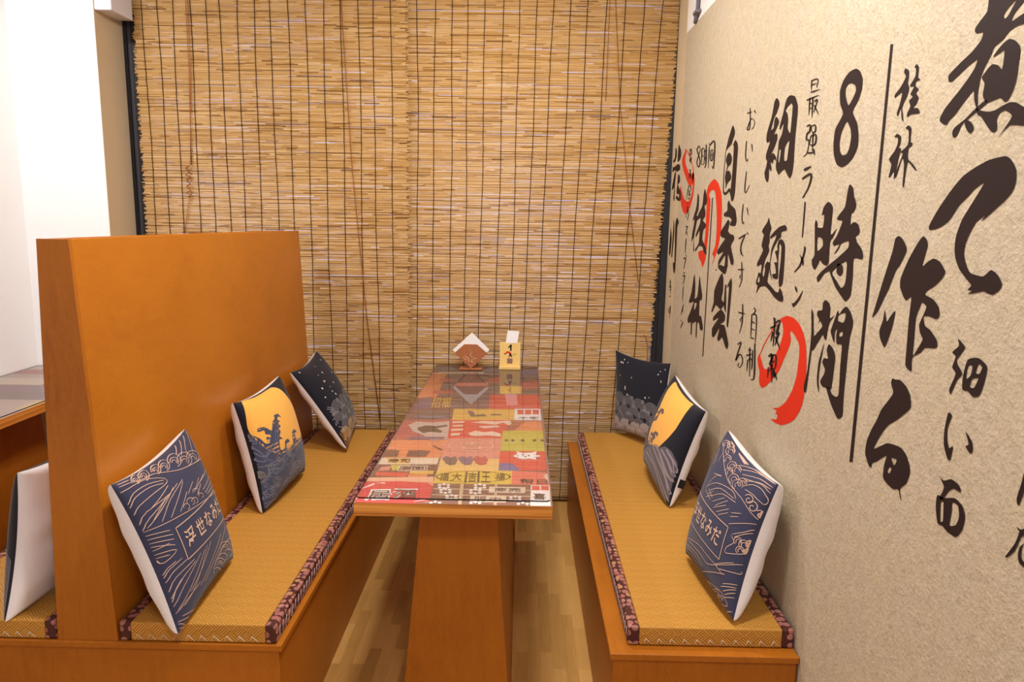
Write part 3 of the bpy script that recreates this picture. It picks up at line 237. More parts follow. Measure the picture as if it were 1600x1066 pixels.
('rule_line','k',0,[[[3135,3741,3114,3736,3120,1964,3150,1954]]],[]),
('rule_line','k',0,[[[5837,3213,5810,3212,5824,1940,5852,1934]]],[])]
PCORN={
'L1':([[-1.0141, 1.7, 0.8396], [-1.0221, 2.12, 0.8597], [-0.8884, 2.105, 0.4506], [-0.8651, 1.69, 0.4462]],(0.072, 0.08)),
'L2':([[-1.0224, 2.49, 0.8482], [-0.9942, 2.9, 0.8584], [-0.9041, 2.9, 0.4495], [-0.9285, 2.475, 0.4423]],(0.082, 0.072)),
'L3':([[-1.0372, 3.18, 0.8151], [-1.0338, 3.58, 0.8404], [-0.8404, 3.58, 0.4595], [-0.7901, 3.18, 0.4626]],(0.075, 0.058)),
'R1':([[0.6705, 2.25, 0.8497], [0.6893, 1.835, 0.8251], [0.5818, 1.795, 0.4555], [0.5432, 2.19, 0.4558]],(0.072, 0.085)),
'R2':([[0.6617, 3.03, 0.8629], [0.6878, 2.6, 0.8202], [0.5721, 2.6, 0.4468], [0.5562, 3.06, 0.4659]],(0.082, 0.065)),
'R3':([[0.4878, 3.66, 0.8592], [0.7118, 3.37, 0.8498], [0.6845, 3.255, 0.4579], [0.4863, 3.58, 0.4609]],(0.04, 0.035)),
'P7':([[-1.29, 2.17, 0.845], [-1.3193, 1.8, 0.8293], [-1.3518, 1.745, 0.4359], [-1.3, 2.16, 0.45]],(0.085, 0.06)),
}
PDES={
'L1':[('peach',4,[968,994,869,928,813,881]),('peach',4,[898,994,768,942,730,892]),('peach',4,[819,994,660,932]),('peach',4,[976,966,916,875,883,819]),('peach',4,[738,994,621,954]),('peach',4,[972,931,976,804]),('peach',4,[93,965,195,952,297,948,465,891,581,861,940,793]),('peach',4,[6,933,43,938,187,946,317,900,326,859,168,843,41,815,6,774]),('peach',4,[6,823,49,872,176,889,294,866]),('peach',4,[6,849,55,900,182,912,317,882]),('peach',4,[18,984,114,984]),('peach',4,[17,968,98,968]),('peach',4,[476,813,249,753,103,658]),('peach',4,[402,814,195,764,65,695]),('peach',4,[272,645,439,728]),('peach',4,[6,706,55,761,281,787]),('peach',4,[6,663,52,718,232,778]),('peach',4,[21,667,82,700,177,741]),('peach',4,[176,648,277,707,466,801]),('peach',4,[314,839,94,769]),('peach',4,[341,809,126,721]),('peach',4,[6,654,108,640,349,614,916,544]),('peach',4,[568,753,437,709]),('peach',4,[677,739,515,689]),('peach',4,[897,720,630,709]),('peach',4,[944,670,639,651]),('peach',4,[925,596,673,604]),('peach',4,[659,696,541,661]),('peach',4,[770,726,548,694]),('peach',4,[918,631,651,624]),('peach',4,[6,626,127,585]),('peach',4,[6,600,134,551]),('peach',4,[6,573,127,522]),('peach',4,[6,549,117,487]),('peach',4,[6,497,113,454,22,428,6,460]),('peach',4,[6,474,63,452]),('peach',4,[6,524,90,516]),('peach',4,[6,343,36,375,131,386]),('peach',4,[6,312,52,349,166,356]),('peach',4,[6,254,52,308,229,319]),('peach',4,[6,210,67,270,233,302]),('peach',4,[6,160,86,229,308,317]),('peach',4,[17,128,156,196,367,315]),('peach',4,[57,121,196,170,411,323]),('peach',4,[6,116,98,142,245,153]),('peach',4,[300,121,529,203,844,300]),('peach',4,[241,128,454,210,667,291]),('peach',4,[6,362,29,387,83,395]),('peach',4,[6,188,33,243,106,283]),('peach',4,[124,163,262,213,475,322]),('peach',4,[435,131,614,195,929,177]),('peach',4,[475,154,720,198,909,169]),('peach',4,[742,6,832,50,917,114]),('peach',4,[6,53,49,18]),('peach',4,[6,65,99,28]),('peach',4,[32,77,194,19]),('peach',4,[6,25,48,6]),('peach',4,[120,28,235,24]),('peach',4,[298,963,327,979,368,989,400,989,411,981,404,966,384,949,354,936,323,932]),('peach',4,[313,962,329,970,349,975,365,975,374,971,374,963,366,954,352,946,335,941]),('peach',4,[319,957,327,961,335,964,344,965,350,963,352,960,350,956,345,951,337,947]),('peach',4,[378,958,410,975,454,985,490,985,505,974,501,957,480,938,447,924,410,920]),('peach',4,[397,956,415,965,436,970,455,970,467,965,468,955,460,945,445,936,425,931]),('peach',4,[405,951,413,955,423,958,433,959,440,957,443,953,442,948,436,943,427,939]),('peach',4,[479,947,515,968,567,979,611,977,636,962,639,938,619,915,577,899,528,897]),('peach',4,[505,945,525,956,552,961,576,959,592,952,598,940,591,926,572,916,547,910]),('peach',4,[518,938,528,944,540,947,552,947,562,944,567,938,567,932,561,926,550,921]),('peach',4,[560,912,591,935,642,946,695,941,736,921,755,892,740,865,694,850,634,851]),('peach',4,[591,908,610,920,638,924,667,922,690,911,703,897,700,881,682,870,653,866]),('peach',4,[610,900,618,905,632,908,646,908,659,904,667,897,669,889,664,883,653,878]),('peach',4,[680,885,703,905,748,912,802,904,856,881,896,850,888,827,831,820,765,827]),('peach',4,[709,880,725,889,750,892,780,887,808,876,826,861,828,847,811,839,781,838]),('peach',4,[728,871,735,875,748,877,762,875,776,871,787,864,791,857,788,851,777,848]),('peach',4,[170,967,201,985,252,994,289,994,295,991,282,975,259,955,228,940,197,933]),('peach',4,[187,967,203,976,225,982,243,983,252,979,251,971,242,961,227,951,210,944]),('peach',4,[194,962,201,967,211,970,220,971,226,970,228,967,226,962,221,957,213,952]),('peach',4,[105,966,125,981,158,992,186,994,194,988,187,975,171,960,149,947,126,941]),('peach',4,[116,966,127,973,142,979,155,980,162,977,163,971,157,962,146,955,134,949]),('peach',4,[121,962,126,965,132,968,138,969,143,969,145,966,144,962,140,958,135,955]),('peach',4,[494,689,501,701,518,706,542,704,564,695,576,682,574,669,559,661,536,661]),('peach',4,[537,639,541,648,556,653,577,650,596,642,607,631,607,621,594,615,574,615]),('peach',4,[373,660,380,675,399,682,425,681,449,670,462,654,461,638,444,628,419,627]),('peach',4,[318,650,323,661,337,667,356,667,373,659,383,647,381,634,370,626,351,625]),('peach',4,[429,645,434,656,451,662,472,661,493,652,505,639,504,626,490,618,468,617]),('peach',4,[606,195,602,218,631,227,686,217,755,192,817,158,843,129,817,115,756,120]),('peach',4,[638,186,640,197,658,201,689,195,725,182,757,165,777,148,775,136,754,133]),('peach',4,[665,173,666,179,674,181,688,180,706,174,722,166,735,157,740,150,735,146]),('peach',4,[685,120,677,139,698,146,742,138,799,118,853,92,881,69,869,57,823,60]),('peach',4,[488,130,479,154,500,163,544,154,600,129,654,95,691,61,697,39,651,43]),('peach',4,[516,120,514,132,527,136,552,131,583,117,613,99,636,80,645,66,633,61]),('peach',4,[542,107,540,113,546,116,557,114,572,108,588,100,602,90,610,82,610,76]),('peach',4,[453,94,442,114,455,121,488,114,531,93,578,64,628,30,698,6,590,19]),('peach',4,[571,139,565,157,583,164,619,157,665,138,705,113,727,90,721,77,685,80])],
'R1':[('peach',4,[136,951,328,900,594,821,829,788,966,727,994,710]),('peach',4,[556,957,702,994,966,994]),('peach',4,[622,945,769,991,990,991]),('peach',4,[677,926,851,970,990,963]),('peach',4,[718,910,910,945,994,918]),('peach',4,[756,903,884,949,987,945]),('peach',4,[384,994,582,982]),('peach',4,[451,994,605,990]),('peach',4,[446,994,541,984]),('peach',4,[418,994,588,987]),('peach',4,[312,643,464,743,699,789,792,754]),('peach',4,[402,649,558,737,770,751]),('peach',4,[476,633,619,717,803,735]),('peach',4,[528,609,668,708]),('peach',4,[591,606,721,710]),('peach',4,[577,581,725,672]),('peach',4,[638,574,772,665]),('peach',4,[677,567,779,637]),('peach',4,[806,651,894,692]),('peach',4,[812,624,884,660]),('peach',4,[309,626,338,702,401,780,468,803]),('peach',4,[133,908,233,821]),('peach',4,[252,914,285,845]),('peach',4,[333,769,473,809]),('peach',4,[151,867,226,793]),('peach',4,[318,621,487,606]),('peach',4,[369,651,504,630]),('peach',4,[397,614,472,672]),('peach',4,[382,584,484,645]),('peach',4,[823,570,936,639,994,676]),('peach',4,[887,525,956,583,994,633]),('peach',4,[882,515,921,482,875,418,879,379,965,426,994,457]),('peach',4,[909,514,994,607]),('peach',4,[182,166,490,234,648,239,829,244]),('peach',4,[169,109,463,148,592,111]),('peach',4,[123,52,398,77,502,29]),('peach',4,[232,160,546,187,694,186,911,310,994,375]),('peach',4,[785,245,899,228]),('peach',4,[838,236,993,307,994,326]),('peach',4,[560,61,914,244]),('peach',4,[905,173,994,231]),('peach',4,[888,143,994,210]),('peach',4,[911,126,994,197]),('peach',4,[931,115,994,175]),('peach',4,[922,90,994,142]),('peach',4,[172,88,436,114,562,76]),('peach',4,[798,246,958,356]),('peach',4,[463,6,689,6,818,6,960,59,901,107,781,83,509,6]),('peach',4,[932,6,994,49]),('peach',4,[196,947,158,941,127,944,117,955,128,970,151,981,180,985,210,983,230,974]),('peach',4,[189,954,173,954,162,957,158,963,162,969,172,974,186,977,201,977,213,974]),('peach',4,[273,969,239,965,207,970,189,981,186,992,196,994,223,994,257,994,289,991]),('peach',4,[261,976,244,976,231,980,223,985,221,990,226,993,237,994,253,994,270,992]),('peach',4,[338,940,295,937,259,944,243,959,248,975,269,986,304,989,345,985,374,973]),('peach',4,[325,951,305,952,291,957,284,964,287,972,297,977,314,980,333,979,349,974]),('peach',4,[386,899,350,896,322,903,313,917,324,934,351,945,384,949,414,943,429,930]),('peach',4,[380,908,364,910,354,914,351,922,357,929,369,935,385,937,400,936,411,931]),('peach',4,[516,887,477,886,446,896,436,914,446,932,475,945,512,947,546,938,563,921]),('peach',4,[507,899,490,901,478,908,475,917,481,925,494,931,512,933,529,931,541,924]),('peach',4,[598,892,562,893,533,904,521,922,530,940,556,951,592,951,625,942,641,925]),('peach',4,[589,905,573,908,562,915,558,923,563,932,575,937,592,939,608,936,620,929]),('peach',4,[533,848,501,848,477,857,471,873,484,889,511,900,542,902,568,893,578,878]),('peach',4,[529,859,515,861,507,867,506,875,512,882,525,888,540,889,553,887,562,881]),('peach',4,[646,824,607,826,579,839,572,861,588,883,621,896,660,896,691,883,701,862]),('peach',4,[639,839,622,843,612,852,612,862,620,872,635,879,653,880,670,876,680,867]),('peach',4,[722,810,686,813,660,828,654,851,670,872,702,885,740,884,768,869,776,847]),('peach',4,[716,826,701,830,692,839,691,850,700,860,714,867,732,867,747,862,756,853]),('peach',4,[753,848,723,851,700,864,694,883,705,901,731,911,762,909,787,897,796,878]),('peach',4,[748,861,735,865,727,873,726,882,732,890,744,895,758,896,771,891,780,884]),('peach',4,[936,482,923,485,916,498,918,514,929,529,944,536,956,533,962,522,961,505]),('peach',4,[938,493,933,497,931,504,933,512,938,518,945,522,951,522,955,517,957,510]),('peach',4,[972,475,960,480,954,496,956,515,966,532,978,539,987,533,992,518,991,499]),('peach',4,[973,488,969,493,967,502,969,511,973,518,979,522,983,521,987,515,988,507]),('peach',4,[994,498,988,505,985,519,986,537,991,551,994,555,994,549,994,535,994,518]),('peach',4,[994,510,993,515,992,523,993,531,994,537,994,540,994,538,994,532,994,524]),('peach',4,[994,477,994,484,994,497,994,513,994,525,994,529,994,523,994,511,994,495]),('peach',4,[994,488,994,492,994,500,994,507,994,512,994,514,994,513,994,508,994,501]),('peach',4,[963,432,953,436,947,448,949,465,959,479,970,485,979,482,984,469,983,454]),('peach',4,[965,443,961,447,960,454,961,461,966,468,971,471,975,470,978,466,979,459]),('peach',4,[994,449,989,454,987,465,988,479,992,489,994,493,994,488,994,477,994,464]),('peach',4,[994,457,993,461,992,467,993,474,994,478,994,480,994,479,994,475,994,469]),('peach',4,[750,6,731,6,701,6,645,6,677,23,726,49,763,59,758,42,754,22]),('peach',4,[726,6,712,6,684,6,653,6,695,16,697,18,620,6,708,16,734,28]),('peach',4,[759,6,748,6,699,6,721,16,794,66,837,89,861,94,867,82,846,55]),('peach',4,[802,26,787,25,758,26,745,21,798,53,822,67,838,72,844,69,838,58]),('peach',4,[866,24,858,28,821,20,826,38,867,68,894,84,911,87,916,78,904,58]),('peach',4,[884,44,824,19,831,27,855,46,873,59,887,68,897,71,902,68,899,61]),('peach',4,[701,6,683,6,658,6,625,6,572,6,724,62,654,23,586,6,643,6]),('peach',4,[685,6,674,6,660,6,633,6,609,6,595,6,594,6,607,6,629,6]),('peach',4,[772,859,844,911,937,917,994,876,994,830,970,834,897,855,814,854]),('peach',5,[848,819,868,837,895,842,917,833,927,816,923,799,911,787,895,785,882,791,877,802,880,811,888,816,895,816,900,812]),('peach',5,[903,789,924,809,948,814,966,802,973,782,969,763,959,751,945,750,933,757,929,769,933,780,940,785,947,784,950,780]),('peach',5,[977,764,986,778,994,779,994,768,994,753,994,738,994,730,992,731,988,737,987,747,989,754,991,758,994,756,994,753]),('peach',5,[994,749,994,759,994,759,994,751,994,739,994,728,994,722,994,722,994,728,994,735,994,741,994,743,994,742,994,739])],
'L2':[('orange',0,[88,993,292,994,679,994,746,948,803,835,895,674,898,496,848,392,484,379,220,421,81,531,16,678,13,784,39,908]),('slate',0,[6,697,6,714,17,684,61,632,94,573,137,563,149,592,113,605,129,626,172,604,167,634,123,649,125,689,81,691,59,699,75,727,140,719,176,686,211,661,266,729,319,750,335,782,410,774,435,729,387,751,355,731,384,700,342,698,363,655,318,647,330,607,288,578,328,535,269,542,252,450,322,438,350,499,413,506,440,468,362,466,363,401,464,415,508,430,531,526,612,545,671,498,600,504,612,426,792,405,892,263,854,94,684,6,272,6,47,7,6,44,6,286,6,506]),('lightslate',7,[6,574,26,530,63,461,109,480]),('lightslate',7,[6,530,43,471,142,480,260,405]),('lightslate',7,[6,397,47,380,166,376,314,329]),('lightslate',7,[6,254,52,264,101,315,189,300]),('lightslate',7,[6,159,55,176,182,135]),('lightslate',7,[6,110,53,116,147,90]),('lightslate',7,[6,72,77,55,291,26]),('lightslate',7,[6,481,9,452,53,415]),('lightslate',7,[6,418,11,413]),('lightslate',7,[68,485,116,504,163,539]),('lightslate',7,[166,497,212,562,267,657]),('lightslate',7,[209,508,261,573,303,674]),('lightslate',7,[225,365,328,379,410,362]),('lightslate',7,[552,357,659,382,770,351]),('mauve',9,[229,68,256,125,369,121,577,50]),('mauve',9,[325,22,313,86,425,77,680,6]),('mauve',9,[338,21,458,21,589,6]),('mauve',9,[362,144,415,219,539,223,724,164]),('mauve',9,[412,130,466,185,580,184,712,142]),('mauve',9,[465,123,544,156,682,125]),('mauve',9,[75,6,150,24,283,6]),('mauve',9,[17,38,126,41,300,6]),('olive',6,[46,305,34,292,15,291,6,300,6,316,6,335,6,351,6,360,6,359,15,349,26,332,29,316,23,306,13,304,6,309,6,319,6,331,6,342,6,347,6,347,10,342,15,333,16,325,14,319,9,318,6,320,6,325,6,330,6,333,6,335]),('olive',6,[207,126,154,146,115,178,99,210,105,232,129,238,163,226,195,201,214,173,210,154,186,151,155,164,131,183,121,203,126,215,141,217,160,210,176,196,183,183,180,175,169,175,156,181,148,189,147,195]),('olive',8,[6,260,22,269,70,304,66,357,113,374]),('olive',7,[49,391,94,357,200,349]),('lightslate',5,[6,690,6,697,6,695,6,686,6,675,6,667,6,666,6,670,6,676,6,681,6,682,6,681]),('lightslate',5,[6,658,6,665,9,663,12,653,12,642,9,635,6,633,6,637,6,644,6,648,6,650,7,649]),('lightslate',5,[9,627,16,634,23,631,28,620,28,608,23,600,18,599,14,604,13,611,15,616,17,617,19,616]),('lightslate',5,[6,583,6,591,6,588,8,579,8,568,6,560,6,559,6,563,6,569,6,574,6,576,6,574]),('lightslate',5,[109,610,126,615,144,610,154,597,152,585,142,578,130,578,122,584,120,591,124,597,129,597,133,595]),('lightslate',5,[39,457,52,463,66,458,75,444,75,431,68,423,58,423,51,429,49,438,51,443,56,444,59,442]),('lightslate',5,[79,411,93,416,110,410,121,396,121,383,113,377,102,378,94,384,91,392,94,397,99,398,102,395]),('lightslate',5,[50,337,63,343,79,336,91,321,92,307,84,300,73,301,65,308,62,317,64,322,69,323,73,320]),('lightslate',5,[11,237,19,243,30,237,38,224,40,210,34,202,26,203,21,210,19,218,20,223,23,224,26,222]),('lightslate',5,[51,187,64,190,81,182,95,167,99,153,92,147,80,149,70,157,66,166,68,171,72,171,77,168]),('lightslate',5,[305,439,328,442,354,433,371,419,372,406,360,400,342,403,329,410,325,418,329,423,337,423,343,420]),('lightslate',5,[342,382,364,383,390,375,407,361,409,349,398,344,381,347,368,355,363,362,367,366,374,366,380,363]),('lightslate',5,[230,358,251,360,274,352,290,337,293,324,282,319,267,321,254,329,250,337,253,342,260,341,265,338]),('lightslate',5,[8,164,14,170,23,165,30,153,32,142,27,136,21,137,16,142,14,149,15,153,18,154,20,152]),('lightslate',5,[6,130,6,135,6,131,6,122,6,113,6,107,6,107,6,111,6,117,6,120,6,121,6,120]),('lightslate',5,[60,119,72,121,89,113,103,99,109,86,104,81,92,85,82,92,77,100,78,104,82,104,86,101]),('lightslate',5,[197,305,216,307,238,298,255,284,258,271,248,265,233,268,221,276,216,284,219,288,226,288,231,285]),('lightslate',5,[288,293,311,295,338,284,359,268,363,254,352,249,334,252,319,261,312,270,316,275,323,274,330,271])],
'R2':[('orange',0,[176,965,153,994,246,994,476,994,688,994,780,994,832,946,858,838,860,711,819,583,726,434,600,395,427,345,359,437,346,576,327,749,227,890]),('brownwave',0,[346,576,356,629,400,679,335,686,387,724,374,748,471,777,520,748,488,721,445,741,445,712,438,679,441,628]),('brownwave',0,[375,301,436,388,421,477,499,494,532,532,618,547,631,506,561,513,597,474,559,441,551,383]),('greywave',0,[304,212,520,369,687,440,752,442,826,496,924,494,986,427,994,357,994,223,994,98,994,25,994,49,763,6,597,59,88,28]),('mauve',14,[423,242,688,232,866,126,970,12]),('mauve',14,[607,386,791,316,931,235,994,110]),('mauve',14,[660,426,818,374,954,264,994,234]),('mauve',14,[781,443,916,390,994,286]),('mauve',14,[856,483,962,421,994,325]),('mauve',14,[370,160,604,118,932,17]),('tan',11,[743,408,871,306,956,253,994,253]),('tan',11,[510,311,758,241,912,143,994,43])],
}
